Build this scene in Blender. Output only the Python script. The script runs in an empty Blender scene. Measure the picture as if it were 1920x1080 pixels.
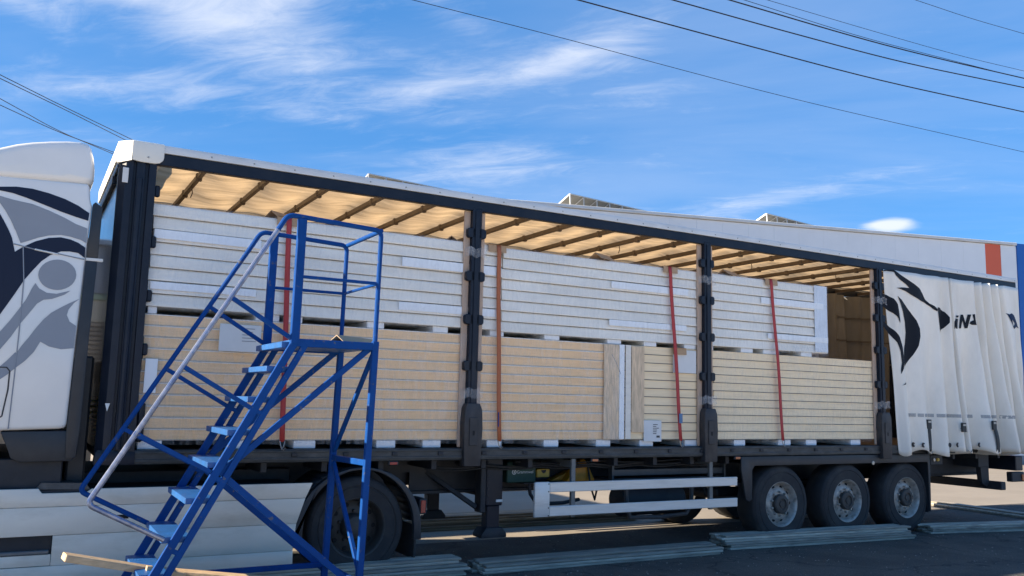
import bpy, bmesh, math, random
from mathutils import Vector, Matrix
random.seed(11)
S = bpy.context.scene
COL = S.collection
R = math.radians

# ------------------------------------------------------------------ camera
cam = bpy.data.cameras.new('camera'); camo = bpy.data.objects.new('camera', cam); COL.objects.link(camo)
def cam_rot(yaw, pitch, roll):
    f = Vector((math.sin(yaw)*math.cos(pitch), math.cos(yaw)*math.cos(pitch), math.sin(pitch)))
    r = Vector((math.cos(yaw), -math.sin(yaw), 0)); u = r.cross(f)
    c, s = math.cos(roll), math.sin(roll)
    r2 = c*r + s*u; u2 = -s*r + c*u
    return Matrix((r2, u2, -f)).transposed()
camo.matrix_world = Matrix.Translation((-0.9033, -8.3871, 1.8187)) @ cam_rot(R(29.495), R(7.434), R(1.4226)).to_4x4()
cam.sensor_width = 36; cam.sensor_fit = 'HORIZONTAL'; cam.lens = 30.12
cam.clip_start = 0.1; cam.clip_end = 3000
S.camera = camo

# ------------------------------------------------------------------ sky, sun, exposure
SUN_DIR = Vector((-3.5, 1.0, 1.62)).normalized()          # towards the sun
w = bpy.data.worlds.new('World'); S.world = w; w.use_nodes = True
nt = w.node_tree; N = nt.nodes; L = nt.links; N.clear()
def nn(t, **k):
    n = N.new(t)
    for a, b in k.items(): setattr(n, a, b)
    return n
def wm(op, a, b=None, clamp=False):
    n = N.new('ShaderNodeMath'); n.operation = op; n.use_clamp = clamp
    for i, v in enumerate((a, b)):
        if v is None: continue
        if isinstance(v, (int, float)): n.inputs[i].default_value = v
        else: L.new(v, n.inputs[i])
    return n.outputs[0]
sky = nn('ShaderNodeTexSky', sky_type='NISHITA'); sky.sun_disc = False
sky.sun_elevation = math.asin(SUN_DIR.z); sky.sun_rotation = math.atan2(SUN_DIR.x, SUN_DIR.y)
sky.altitude = 1500; sky.air_density = 1.0; sky.dust_density = 0.0; sky.ozone_density = 2.0
tc = nn('ShaderNodeTexCoord'); sep = nn('ShaderNodeSeparateXYZ'); L.new(tc.outputs['Generated'], sep.inputs[0])
dx, dy, dz = sep.outputs
den = wm('MAXIMUM', wm('ADD', dz, 0.10), 0.03)
u0 = wm('DIVIDE', dx, den); v0 = wm('DIVIDE', dy, den)
ca, sa = math.cos(R(29.5)), math.sin(R(29.5))
ua = wm('SUBTRACT', wm('MULTIPLY', u0, ca), wm('MULTIPLY', v0, sa))      # across
va = wm('ADD', wm('MULTIPLY', u0, sa), wm('MULTIPLY', v0, ca))           # away
def cloud(su, sv, off, detail, rough, dist, lo, hi, shear=0.0):
    cb = nn('ShaderNodeCombineXYZ')
    L.new(wm('ADD', wm('MULTIPLY', ua, su), off), cb.inputs[0])
    L.new(wm('ADD', wm('MULTIPLY', va, sv), wm('MULTIPLY', ua, shear)), cb.inputs[1]); cb.inputs[2].default_value = off*0.37
    t = nn('ShaderNodeTexNoise'); t.inputs['Scale'].default_value = 1; t.inputs['Detail'].default_value = detail
    t.inputs['Roughness'].default_value = rough; t.inputs['Distortion'].default_value = dist
    L.new(cb.outputs[0], t.inputs['Vector'])
    m = nn('ShaderNodeMapRange'); m.interpolation_type = 'SMOOTHSTEP'
    m.inputs['From Min'].default_value = lo; m.inputs['From Max'].default_value = hi
    L.new(t.outputs['Fac'], m.inputs['Value']); return m.outputs[0]
def blob(az, el, raz, rel, rot=0.0):
    # soft patch of cirrus at a compass bearing (degrees from +Y towards +X) and height
    c = Vector((math.sin(R(az))*math.cos(R(el)), math.cos(R(az))*math.cos(R(el)), math.sin(R(el))))
    e1 = Vector((math.cos(R(az)), -math.sin(R(az)), 0)); e2 = e1.cross(c)
    if e2.z < 0: e2 = -e2
    a = math.cos(R(rot))*e1 + math.sin(R(rot))*e2; b = -math.sin(R(rot))*e1 + math.cos(R(rot))*e2
    def dot(v): return wm('ADD', wm('ADD', wm('MULTIPLY', dx, v.x), wm('MULTIPLY', dy, v.y)), wm('MULTIPLY', dz, v.z))
    q = wm('ADD', wm('POWER', wm('ABSOLUTE', wm('DIVIDE', dot(a), R(raz))), 2.0), wm('POWER', wm('ABSOLUTE', wm('DIVIDE', dot(b), R(rel))), 2.0))
    front = wm('GREATER_THAN', dot(c), 0.0)
    return wm('MULTIPLY', wm('POWER', 2.718, wm('MULTIPLY', q, -1.0)), front)
def noise_raw(su, sv, off, detail, rough, dist, shear):
    cb = nn('ShaderNodeCombineXYZ')
    L.new(wm('ADD', wm('MULTIPLY', ua, su), off), cb.inputs[0])
    L.new(wm('ADD', wm('MULTIPLY', va, sv), wm('MULTIPLY', ua, shear)), cb.inputs[1]); cb.inputs[2].default_value = off*0.37
    t = nn('ShaderNodeTexNoise'); t.inputs['Scale'].default_value = 1; t.inputs['Detail'].default_value = detail
    t.inputs['Roughness'].default_value = rough; t.inputs['Distortion'].default_value = dist
    L.new(cb.outputs[0], t.inputs['Vector']); return t.outputs['Fac']
blobs = None
for b, k in (((12.0, 22.3, 7.5, 2.6, -9), 0.82), ((7.0, 25.0, 7.0, 1.7, -6), 0.7), ((0.5, 25.0, 9, 2.6, 3), 0.8), ((16, 26.3, 10, 1.0, 7), 0.6), ((-1, 21.5, 3.0, 1.2, -8), 0.55),
             ((5, 18.2, 9.5, 1.1, 6), 0.75), ((15.5, 18.0, 2.6, 0.6, 3), 0.5), ((24.0, 20.6, 4.0, 1.0, 14), 0.75), ((30.5, 21.6, 3.4, 0.8, 20), 0.65), ((36.0, 23.5, 5.0, 2.2, 14), 0.75),
             ((25, 25.0, 3.0, 1.0, -20), 0.4), ((38.5, 20.2, 2.6, 0.7, 8), 0.35), ((27.0, 15.6, 6.5, 1.2, 8), 0.62), ((24.5, 14.2, 7, 1.1, 4), 0.30), ((44.5, 12.8, 10, 0.75, 10), 0.6), ((56, 22.0, 5, 1.6, 30), 0.12)):
    v = wm('MULTIPLY', blob(*b), k)
    blobs = v if blobs is None else wm('ADD', blobs, v)
n1 = wm('ADD', wm('MULTIPLY', noise_raw(1.5, 4.6, 1.7, 12, 0.66, 0.5, 0.9), 0.5), wm('MULTIPLY', noise_raw(4.6, 9.5, 4.9, 12, 0.68, 0.9, 2.4), 0.5))
def ramp(v, lo, hi):
    m = nn('ShaderNodeMapRange'); m.interpolation_type = 'SMOOTHSTEP'; m.inputs['From Min'].default_value = lo; m.inputs['From Max'].default_value = hi
    L.new(v, m.inputs['Value']); return m.outputs[0]
cir = ramp(wm('ADD', n1, wm('MULTIPLY', wm('MINIMUM', blobs, 1.1), 0.36)), 0.52, 1.08)
puff = noise_raw(9.0, 9.0, 5.2, 6, 0.55, 0.2, 0.0)
small = ramp(wm('ADD', wm('MULTIPLY', puff, 0.5), wm('ADD', blob(53.6, 11.2, 1.7, 0.5, 0), wm('MULTIPLY', blob(49.9, 10.7, 1.1, 0.4, 0), 0.8))), 0.5, 1.15)
veil = ramp(noise_raw(0.5, 1.2, 3.1, 6, 0.55, 0.3, 0.25), 0.40, 0.75)
cover = wm('ADD', wm('MULTIPLY', cir, 0.66), wm('ADD', wm('MULTIPLY', small, 0.8), wm('MULTIPLY', veil, 0.16)))
fade = nn('ShaderNodeMapRange'); fade.inputs['From Min'].default_value = 0.01; fade.inputs['From Max'].default_value = 0.12
L.new(dz, fade.inputs['Value'])
cover = wm('MULTIPLY', wm('MINIMUM', cover, 0.86), fade.outputs[0])
mixc = nn('ShaderNodeMix', data_type='RGBA'); L.new(cover, mixc.inputs['Factor'])
hs = nn('ShaderNodeHueSaturation'); hs.inputs['Saturation'].default_value = 1.22; hs.inputs['Value'].default_value = 1.0
L.new(sky.outputs[0], hs.inputs['Color'])
gm = nn('ShaderNodeGamma'); gm.inputs['Gamma'].default_value = 0.40; L.new(hs.outputs[0], gm.inputs['Color'])
ml = nn('ShaderNodeMix', data_type='RGBA'); ml.blend_type = 'MULTIPLY'; ml.inputs['Factor'].default_value = 1; L.new(gm.outputs[0], ml.inputs['A']); ml.inputs['B'].default_value = (0.68, 1.54, 2.70, 1)
L.new(ml.outputs['Result'], mixc.inputs['A']); mixc.inputs['B'].default_value = (5.6, 5.8, 6.3, 1)
bg = nn('ShaderNodeBackground'); bg.inputs['Strength'].default_value = 0.060
L.new(mixc.outputs['Result'], bg.inputs['Color'])
wo = nn('ShaderNodeOutputWorld'); L.new(bg.outputs[0], wo.inputs['Surface'])

w.cycles.sampling_method = 'MANUAL'; w.cycles.sample_map_resolution = 256
sl = bpy.data.lights.new('sun', 'SUN'); sl.energy = 5.0; sl.angle = R(0.53); sl.color = (1.0, 0.86, 0.67)
so = bpy.data.objects.new('sun', sl); COL.objects.link(so)
so.rotation_euler = SUN_DIR.to_track_quat('Z', 'Y').to_euler(); so.location = (-20, 5, 30)
S.view_settings.view_transform = 'Standard'; S.view_settings.look = 'None'
S.view_settings.exposure = 1.62; S.view_settings.gamma = 1.0; S.view_settings.use_curve_mapping = False
S.render.engine = 'CYCLES'
S.cycles.max_bounces = 8; S.cycles.transparent_max_bounces = 12; S.cycles.diffuse_bounces = 4

# ------------------------------------------------------------------ materials
MATS = {}
def mat(name, col, rough=0.5, metal=0.0, var=0.12, scale=6.0, stretch=(1, 1, 1), bump=0.0, bscale=None, spec=0.5, dark=None, dscale=1.5, damt=0.0, coat=0.0, rvar=0.0, dlo=0.48, dhi=0.72, orand=0.0):
    """principled, base colour broken up by two noises in object space; damt = share of dirt in colour `dark`"""
    if name in MATS: return MATS[name]
    m = bpy.data.materials.new(name); m.use_nodes = True; t = m.node_tree; n = t.nodes; l = t.links
    p = n['Principled BSDF']
    tcn = n.new('ShaderNodeTexCoord'); mp = n.new('ShaderNodeMapping'); mp.inputs['Scale'].default_value = stretch
    geo = n.new('ShaderNodeNewGeometry'); l.new(geo.outputs['Position'], mp.inputs['Vector'])
    no = n.new('ShaderNodeTexNoise'); no.inputs['Scale'].default_value = scale; no.inputs['Detail'].default_value = 6; no.inputs['Roughness'].default_value = 0.6
    l.new(mp.outputs[0], no.inputs['Vector'])
    mr = n.new('ShaderNodeMapRange'); mr.inputs['From Min'].default_value = 0.25; mr.inputs['From Max'].default_value = 0.75
    mr.inputs['To Min'].default_value = 1-var; mr.inputs['To Max'].default_value = 1+var; l.new(no.outputs['Fac'], mr.inputs['Value'])
    mx = n.new('ShaderNodeMix'); mx.data_type = 'RGBA'; mx.blend_type = 'MULTIPLY'; mx.inputs['Factor'].default_value = 1
    mx.inputs['A'].default_value = (*col, 1); l.new(mr.outputs[0], mx.inputs['B']); out = mx.outputs['Result']
    if damt > 0:
        d = n.new('ShaderNodeTexNoise'); d.inputs['Scale'].default_value = dscale; d.inputs['Detail'].default_value = 8; d.inputs['Roughness'].default_value = 0.65
        l.new(mp.outputs[0], d.inputs['Vector'])
        r2 = n.new('ShaderNodeMapRange'); r2.inputs['From Min'].default_value = dlo; r2.inputs['From Max'].default_value = dhi; r2.inputs['To Max'].default_value = damt
        l.new(d.outputs['Fac'], r2.inputs['Value'])
        m2 = n.new('ShaderNodeMix'); m2.data_type = 'RGBA'; l.new(r2.outputs[0], m2.inputs['Factor']); l.new(out, m2.inputs['A'])
        m2.inputs['B'].default_value = (*(dark or tuple(c*0.35 for c in col)), 1); out = m2.outputs['Result']
    l.new(out, p.inputs['Base Color'])
    p.inputs['Roughness'].default_value = rough; p.inputs['Metallic'].default_value = metal; p.inputs['Specular IOR Level'].default_value = spec
    p.inputs['Coat Weight'].default_value = coat; p.inputs['Coat Roughness'].default_value = 0.08
    if orand:
        oi = n.new('ShaderNodeObjectInfo'); r4 = n.new('ShaderNodeMapRange'); r4.inputs['To Min'].default_value = 1-orand; r4.inputs['To Max'].default_value = 1+orand*0.5
        l.new(oi.outputs['Random'], r4.inputs['Value']); m5 = n.new('ShaderNodeMix'); m5.data_type = 'RGBA'; m5.blend_type = 'MULTIPLY'; m5.inputs['Factor'].default_value = 1
        l.new(out, m5.inputs['A']); l.new(r4.outputs[0], m5.inputs['B']); l.new(m5.outputs['Result'], p.inputs['Base Color'])
    if rvar:
        r3 = n.new('ShaderNodeMapRange'); r3.inputs['To Min'].default_value = max(0.02, rough-rvar); r3.inputs['To Max'].default_value = min(1, rough+rvar)
        l.new(no.outputs['Fac'], r3.inputs['Value']); l.new(r3.outputs[0], p.inputs['Roughness'])
    if bump:
        bn = n.new('ShaderNodeTexNoise'); bn.inputs['Scale'].default_value = bscale or scale*4; bn.inputs['Detail'].default_value = 5; l.new(mp.outputs[0], bn.inputs['Vector'])
        bp = n.new('ShaderNodeBump'); bp.inputs['Strength'].default_value = bump; bp.inputs['Distance'].default_value = 0.02
        l.new(bn.outputs['Fac'], bp.inputs['Height']); l.new(bp.outputs[0], p.inputs['Normal'])
    MATS[name] = m; return m
def cloth_mat(name, col, trans, fac, wrinkle=0.25, stain=0.25, wscale=3.0, stretch=(1, 1, 1), scol=None, spot=0.0):
    m = mat(name, col, 0.55, 0, 0.07, 3.0, stretch, wrinkle, wscale, 0.25, scol, 1.2, stain)
    t = m.node_tree; n = t.nodes; p = n['Principled BSDF']; o = n['Material Output']
    tr = n.new('ShaderNodeBsdfTranslucent'); tr.inputs['Color'].default_value = (*trans, 1)
    if spot:
        # folds, seams and dirt also hold back the light coming through
        geo = n.new('ShaderNodeNewGeometry'); mp = n.new('ShaderNodeMapping'); mp.inputs['Scale'].default_value = (0.35, 2.6, 1); t.links.new(geo.outputs['Position'], mp.inputs['Vector'])
        no = n.new('ShaderNodeTexNoise'); no.inputs['Scale'].default_value = 2.4; no.inputs['Detail'].default_value = 9; no.inputs['Roughness'].default_value = 0.68; no.inputs['Distortion'].default_value = 0.8; t.links.new(mp.outputs[0], no.inputs['Vector'])
        mr = n.new('ShaderNodeMapRange'); mr.inputs['From Min'].default_value = 0.3; mr.inputs['From Max'].default_value = 0.66; mr.inputs['To Min'].default_value = 1.0-spot; mr.inputs['To Max'].default_value = 1.15; t.links.new(no.outputs['Fac'], mr.inputs['Value'])
        mm = n.new('ShaderNodeMix'); mm.data_type = 'RGBA'; mm.blend_type = 'MULTIPLY'; mm.inputs['Factor'].default_value = 1; mm.inputs['A'].default_value = (*trans, 1)
        t.links.new(mr.outputs[0], mm.inputs['B']); t.links.new(mm.outputs['Result'], tr.inputs['Color'])
    mx = n.new('ShaderNodeMixShader'); mx.inputs[0].default_value = fac
    t.links.new(p.outputs[0], mx.inputs[1]); t.links.new(tr.outputs[0], mx.inputs[2]); t.links.new(mx.outputs[0], o.inputs[0])
    return m
def film_mat(name, base, peak, tint=(0.92, 0.94, 0.97)):
    """stretch film: clear, with streaky haze and gloss"""
    m = bpy.data.materials.new(name); m.use_nodes = True; t = m.node_tree; n = t.nodes; l = t.links
    geo = n.new('ShaderNodeNewGeometry'); mp = n.new('ShaderNodeMapping'); mp.inputs['Scale'].default_value = (5.0, 3.0, 1.3)
    l.new(geo.outputs['Position'], mp.inputs['Vector'])
    no = n.new('ShaderNodeTexNoise'); no.inputs['Scale'].default_value = 2.2; no.inputs['Detail'].default_value = 8; no.inputs['Roughness'].default_value = 0.7; no.inputs['Distortion'].default_value = 1.2
    l.new(mp.outputs[0], no.inputs['Vector'])
    mr = n.new('ShaderNodeMapRange'); mr.inputs['From Min'].default_value = 0.42; mr.inputs['From Max'].default_value = 0.8; mr.inputs['To Min'].default_value = base; mr.inputs['To Max'].default_value = peak
    l.new(no.outputs['Fac'], mr.inputs['Value'])
    bp = n.new('ShaderNodeBump'); bp.inputs['Strength'].default_value = 0.5; bp.inputs['Distance'].default_value = 0.03; l.new(no.outputs['Fac'], bp.inputs['Height'])
    tr = n.new('ShaderNodeBsdfTransparent'); gl = n.new('ShaderNodeBsdfPrincipled'); gl.inputs['Base Color'].default_value = (*tint, 1); gl.inputs['Roughness'].default_value = 0.22
    l.new(bp.outputs[0], gl.inputs['Normal'])
    mx = n.new('ShaderNodeMixShader'); l.new(mr.outputs[0], mx.inputs[0]); l.new(tr.outputs[0], mx.inputs[1]); l.new(gl.outputs[0], mx.inputs[2])
    l.new(mx.outputs[0], n['Material Output'].inputs[0]); n.remove(n['Principled BSDF']) if n['Principled BSDF'] != gl else None
    MATS[name] = m; return m

# ------------------------------------------------------------------ mesh helpers
class MB:
    def __init__(s): s.v = []; s.f = []; s.mi = []
    def add(s, vs, fs, mi=0):
        o = len(s.v); s.v += [tuple(p) for p in vs]; s.f += [tuple(o+i for i in f) for f in fs]; s.mi += [mi]*len(fs); return s
    def box(s, x0, x1, y0, y1, z0, z1, b=0.0, mi=0):
        if b <= 0:
            return s.add([(x0,y0,z0),(x1,y0,z0),(x1,y1,z0),(x0,y1,z0),(x0,y0,z1),(x1,y0,z1),(x1,y1,z1),(x0,y1,z1)],
                         [(0,3,2,1),(4,5,6,7),(0,1,5,4),(1,2,6,5),(2,3,7,6),(3,0,4,7)], mi)
        bm = bmesh.new(); bmesh.ops.create_cube(bm, size=1)
        for v in bm.verts: v.co = Vector(((x0+x1)/2 + v.co.x*(x1-x0), (y0+y1)/2 + v.co.y*(y1-y0), (z0+z1)/2 + v.co.z*(z1-z0)))
        bmesh.ops.bevel(bm, geom=bm.edges[:], offset=b, segments=1, affect='EDGES'); return s.bm(bm, mi)
    def bm(s, bm, mi=0, M=None):
        bm.verts.index_update(); s.add([(M @ v.co if M else v.co) for v in bm.verts], [[v.index for v in f.verts] for f in bm.faces], mi); bm.free(); return s
    def prism(s, poly, y0, y1, b=0.0, seg=2, axis='y', mi=0):
        """polygon in x,z pushed along y (or axis 'x': polygon is y,z; 'z': x,y)"""
        bm = bmesh.new()
        P = {'y': lambda a, c, t: (a, t, c), 'x': lambda a, c, t: (t, a, c), 'z': lambda a, c, t: (a, c, t)}[axis]
        vs = [bm.verts.new(P(a, c, y0)) for a, c in poly]; f = bm.faces.new(vs)
        r = bmesh.ops.extrude_face_region(bm, geom=[f]); d = {'y': (0, y1-y0, 0), 'x': (y1-y0, 0, 0), 'z': (0, 0, y1-y0)}[axis]
        bmesh.ops.translate(bm, vec=d, verts=[g for g in r['geom'] if isinstance(g, bmesh.types.BMVert)])
        bmesh.ops.recalc_face_normals(bm, faces=bm.faces)
        if b > 0:
            es = [e for e in bm.edges if len(e.link_faces) == 2 and e.calc_face_angle(0) > 0.6]
            bmesh.ops.bevel(bm, geom=es, offset=b, segments=seg, affect='EDGES', profile=0.5)
        return s.bm(bm, mi)
    def tube(s, pts, r, seg=8, caps=True, mi=0):
        pts = [Vector(p) for p in pts]; n = len(pts); rs = r if isinstance(r, (list, tuple)) else [r]*n
        up = Vector((0, 0, 1)); rings = []; o = len(s.v); prev = None
        for i in range(n):
            d = ((pts[min(i+1, n-1)]-pts[i]).normalized() + (pts[i]-pts[max(i-1, 0)]).normalized())
            d = d.normalized() if d.length > 1e-6 else Vector((1, 0, 0))
            a = prev if prev is not None else (up if abs(d.z) < 0.9 else Vector((0, 1, 0)))
            a = (a - d*a.dot(d)).normalized(); prev = a; b = d.cross(a)
            s.v += [tuple(pts[i] + rs[i]*(math.cos(2*math.pi*k/seg)*a + math.sin(2*math.pi*k/seg)*b)) for k in range(seg)]
        for i in range(n-1):
            for k in range(seg):
                k2 = (k+1) % seg; s.f.append((o+i*seg+k, o+i*seg+k2, o+(i+1)*seg+k2, o+(i+1)*seg+k)); s.mi.append(mi)
        if caps:
            s.f.append(tuple(o+k for k in reversed(range(seg)))); s.mi.append(mi)
            s.f.append(tuple(o+(n-1)*seg+k for k in range(seg))); s.mi.append(mi)
        return s
    def bar(s, p, q, wd, ht, side=(0, 1, 0), mi=0):
        """rectangular bar p->q, wd along `side`, ht across"""
        p, q = Vector(p), Vector(q); d = (q-p).normalized(); sd = Vector(side); sd = (sd - d*sd.dot(d)).normalized(); h = d.cross(sd)
        vs = [c + sx*sd*wd/2 + hx*h*ht/2 for c in (p, q) for sx, hx in ((-1,-1),(1,-1),(1,1),(-1,1))]
        bm = bmesh.new(); V = [bm.verts.new(v) for v in vs]
        for f in ((0,3,2,1),(4,5,6,7),(0,1,5,4),(1,2,6,5),(2,3,7,6),(3,0,4,7)): bm.faces.new([V[i] for i in f])
        bmesh.ops.recalc_face_normals(bm, faces=bm.faces)
        bmesh.ops.bevel(bm, geom=bm.edges[:], offset=min(wd, ht)*0.1, segments=1, affect='EDGES'); return s.bm(bm, mi)
    def lathe(s, prof, c, seg=36, mi=0, axis='y'):
        """profile (r, y) about the y axis through c"""
        o = len(s.v); m = len(prof); cx, cy, cz = c
        for k in range(seg):
            a = 2*math.pi*k/seg
            for r, y in prof:
                s.v.append((cx+r*math.cos(a), cy+y, cz+r*math.sin(a)) if axis == 'y' else ((cx+y, cy+r*math.cos(a), cz+r*math.sin(a)) if axis == 'x' else (cx+r*math.cos(a), cy+r*math.sin(a), cz+y)))
        for k in range(seg):
            k2 = (k+1) % seg
            for i in range(m-1): s.f.append((o+k*m+i, o+k2*m+i, o+k2*m+i+1, o+k*m+i+1)); s.mi.append(mi)
        return s
    def grid(s, nu, nv, fn, mi=0):
        o = len(s.v)
        for i in range(nu+1):
            for j in range(nv+1): s.v.append(tuple(fn(i/nu, j/nv)))
        for i in range(nu):
            for j in range(nv): a = o+i*(nv+1)+j; s.f.append((a, a+nv+1, a+nv+2, a+1)); s.mi.append(mi)
        return s
    def mesh(s, name, mats, org=(0, 0, 0), smooth=35):
        me = bpy.data.meshes.new(name); ox, oy, oz = org
        me.from_pydata([(x-ox, y-oy, z-oz) for x, y, z in s.v], [], s.f)
        for m in (mats if isinstance(mats, (list, tuple)) else [mats]): me.materials.append(m)
        me.polygons.foreach_set('material_index', s.mi)
        bm = bmesh.new(); bm.from_mesh(me); bmesh.ops.recalc_face_normals(bm, faces=bm.faces); bm.to_mesh(me); bm.free()
        if smooth: me.shade_smooth(); me.set_sharp_from_angle(angle=R(smooth))
        me.update(); return me
    def build(s, name, mats, parent=None, smooth=35):
        org = tuple(parent['_o']) if parent is not None else (0, 0, 0)
        return link(name, s.mesh(name, mats, org, smooth), parent)
ORG = []
def link(name, data, parent=None, loc=(0, 0, 0)):
    o = bpy.data.objects.new(name, data); COL.objects.link(o); o.location = loc
    if parent is not None:
        o.parent = parent; o['_o'] = list(parent['_o'])
    else: o['_o'] = [0, 0, 0]
    ORG.append(o); return o
def tag(o, label, cat, group=None, kind=None):
    if label: o['label'] = label
    if cat: o['category'] = cat
    if group: o['group'] = group
    if kind: o['kind'] = kind
    return o
def thing(name, loc, label, cat, group=None):
    o = bpy.data.objects.new(name, None); COL.objects.link(o); o.location = loc; o.empty_display_size = 0.2
    o['_o'] = list(loc); ORG.append(o); return tag(o, label, cat, group)
def single(name, mb, mats, label, cat, group=None, smooth=35):
    """one-mesh thing with its origin at the middle of its base"""
    xs, ys, zs = zip(*mb.v); c = ((min(xs)+max(xs))/2, (min(ys)+max(ys))/2, min(zs))
    o = link(name, mb.mesh(name, mats, c, smooth), None, c); o['_o'] = list(c); return tag(o, label, cat, group)
def struct(name, mb, m, smooth=0):
    o = mb.build(name, m, None, smooth); o['kind'] = 'structure'; return o
def decal(poly, surf, step=0.03, holes=(), gap=0.004):
    """flat print cut to a polygon in x,z and laid 4 mm in front of the surface y=surf(x,z)"""
    from mathutils.geometry import tessellate_polygon
    loops = [poly]+list(holes); flat = [p for lp in loops for p in lp]
    tris = tessellate_polygon([[Vector((x, z, 0)) for x, z in lp] for lp in loops])
    bm = bmesh.new(); V = [bm.verts.new((x, 0, z)) for x, z in flat]
    for t in tris:
        try: bm.faces.new([V[i] for i in t])
        except ValueError: pass
    x0 = min(p[0] for p in flat); x1 = max(p[0] for p in flat); z0 = min(p[1] for p in flat); z1 = max(p[1] for p in flat)
    for a, b, nrm in ((x0, x1, (1, 0, 0)), (z0, z1, (0, 0, 1))):
        k = a + step
        while k < b:
            bmesh.ops.bisect_plane(bm, geom=bm.verts[:]+bm.edges[:]+bm.faces[:], plane_co=(k if nrm[0] else 0, 0, k if nrm[2] else 0), plane_no=nrm); k += step * (1 if nrm[0] else 3)
    for v in bm.verts: v.co.y = surf(v.co.x, v.co.z) - gap
    return MB().bm(bm)
def text_mb(txt, size, loc, depth=0.001):
    c = bpy.data.curves.new('t', 'FONT'); c.body = txt; c.size = size; c.extrude = depth
    o = bpy.data.objects.new('t', c); COL.objects.link(o); bpy.context.view_layer.update()
    me = o.to_mesh(); mb = MB().add([(loc[0]+v.co.x, loc[1]-v.co.z, loc[2]+v.co.y) for v in me.vertices], [tuple(p.vertices) for p in me.polygons])
    o.to_mesh_clear(); bpy.data.objects.remove(o); bpy.data.curves.remove(c); return mb
def lerp(a, b, t): return a+(b-a)*t
def rnd(a, b): return random.uniform(a, b)

# palette
M_FRAME = mat('navy_black_paint', (0.008, 0.013, 0.025), 0.4, 0, 0.2, 5, spec=0.3, bump=0.05, dark=(0.03, 0.034, 0.04), damt=0.4, dscale=2.5, rvar=0.12)
M_CHASSIS = mat('chassis_black', (0.016, 0.019, 0.026), 0.6, 0, 0.3, 8, dark=(0.05, 0.048, 0.045), damt=0.5, dscale=3)
M_RAIL = mat('deck_rail_steel', (0.034, 0.039, 0.043), 0.5, 0.1, 0.3, 7, (1, 1, 3), 0.1, 30, dark=(0.11, 0.12, 0.125), damt=0.5, dscale=5)
M_WHITE = mat('white_cab_paint', (0.76, 0.75, 0.72), 0.22, 0, 0.03, 2, coat=0.5, dark=(0.5, 0.49, 0.46), damt=0.18, dscale=0.9)
M_SKIRT = mat('skirt_white', (0.78, 0.72, 0.62), 0.42, 0, 0.05, 3, (0.6, 1, 2), 0, dark=(0.42, 0.36, 0.26), damt=0.5, dscale=2.0)
M_CAP = mat('cap_cream', (0.74, 0.72, 0.65), 0.4, 0, 0.05, 3, dark=(0.45, 0.42, 0.36), damt=0.25, dscale=3)
M_STRIP = mat('roof_strip_white', (0.68, 0.68, 0.66), 0.45, 0, 0.08, 4, (0.5, 1, 2), 0.05, dark=(0.34, 0.35, 0.34), damt=0.4, dscale=3)
M_NAVY = mat('graphic_navy', (0.008, 0.014, 0.036), 0.4, 0, 0.08, 3, spec=0.25, coat=0.0)
M_GREY = mat('graphic_grey', (0.25, 0.275, 0.315), 0.4, 0, 0.05, 3, spec=0.3, coat=0.0)
M_PLAST = mat('black_plastic', (0.02, 0.025, 0.032), 0.5, 0, 0.2, 6, bump=0.06, dark=(0.05, 0.05, 0.05), damt=0.4)
M_RUBBER = mat('tyre_rubber', (0.018, 0.019, 0.022), 0.75, 0, 0.2, 9, bump=0.15, bscale=60, dark=(0.055, 0.053, 0.05), damt=0.6, dscale=4)
M_RIM = mat('rim_steel', (0.38, 0.365, 0.335), 0.45, 0.2, 0.3, 14, bump=0.15, dark=(0.07, 0.062, 0.05), damt=0.85, dscale=9)
M_RIMD = mat('rim_dark', (0.05, 0.048, 0.046), 0.6, 0.2, 0.3, 10, dark=(0.09, 0.07, 0.055), damt=0.6, dscale=6)
M_BLACK = mat('void_black', (0.006, 0.007, 0.009), 0.8, 0, 0.1)
M_ALU = mat('guard_aluminium', (0.66, 0.655, 0.63), 0.42, 0.2, 0.06, 6, (0.4, 1, 4), 0.04, dark=(0.30, 0.30, 0.29), damt=0.35, dscale=4)
M_BLUE = mat('ladder_blue', (0.004, 0.050, 0.215), 0.55, 0, 0.16, 8, spec=0.1, bump=0.06, bscale=40, dark=(0.10, 0.105, 0.115), damt=0.85, dscale=17, rvar=0.12, dlo=0.62, dhi=0.67)
M_WORN = mat('worn_handrail', (0.24, 0.27, 0.36), 0.24, 0.6, 0.35, 16, (1, 1, 1), 0.08, 60, dark=(0.03, 0.09, 0.26), damt=0.8, dscale=7)
M_BOW = mat('roof_bow', (0.10, 0.075, 0.055), 0.5, 0.2, 0.3, 8)
M_PANW = mat('panel_white', (0.83, 0.785, 0.70), 0.42, 0, 0.1, 2.2, (0.5, 1, 2), 0.12, 5, dark=(0.62, 0.59, 0.52), damt=0.4, dscale=2.0)
M_TAPE = mat('white_foil_strip', (0.80, 0.83, 0.86), 0.35, 0, 0.03, 3)
M_FOAM = mat('foam_white', (0.78, 0.80, 0.82), 0.8, 0, 0.05, 20, bump=0.1, bscale=80)
M_CORE = mat('panel_core_tan', (0.87, 0.59, 0.335), 0.8, 0, 0.10, 5, (0.6, 1, 9), 0.1, 22, dark=(0.60, 0.40, 0.20), damt=0.35, dscale=1.6)
M_CORE2 = mat('panel_core_cream', (0.90, 0.73, 0.49), 0.8, 0, 0.08, 5, (0.6, 1, 8), 0.08, 22, dark=(0.62, 0.46, 0.27), damt=0.3, dscale=2.4)
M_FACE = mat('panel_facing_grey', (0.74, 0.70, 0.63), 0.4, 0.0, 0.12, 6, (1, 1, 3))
M_FACEG = mat('panel_facing_lower', (0.48, 0.40, 0.32), 0.5, 0, 0.12, 6, (1, 1, 3))  # lower facing of the tan panels, a darker grey-brown
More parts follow.
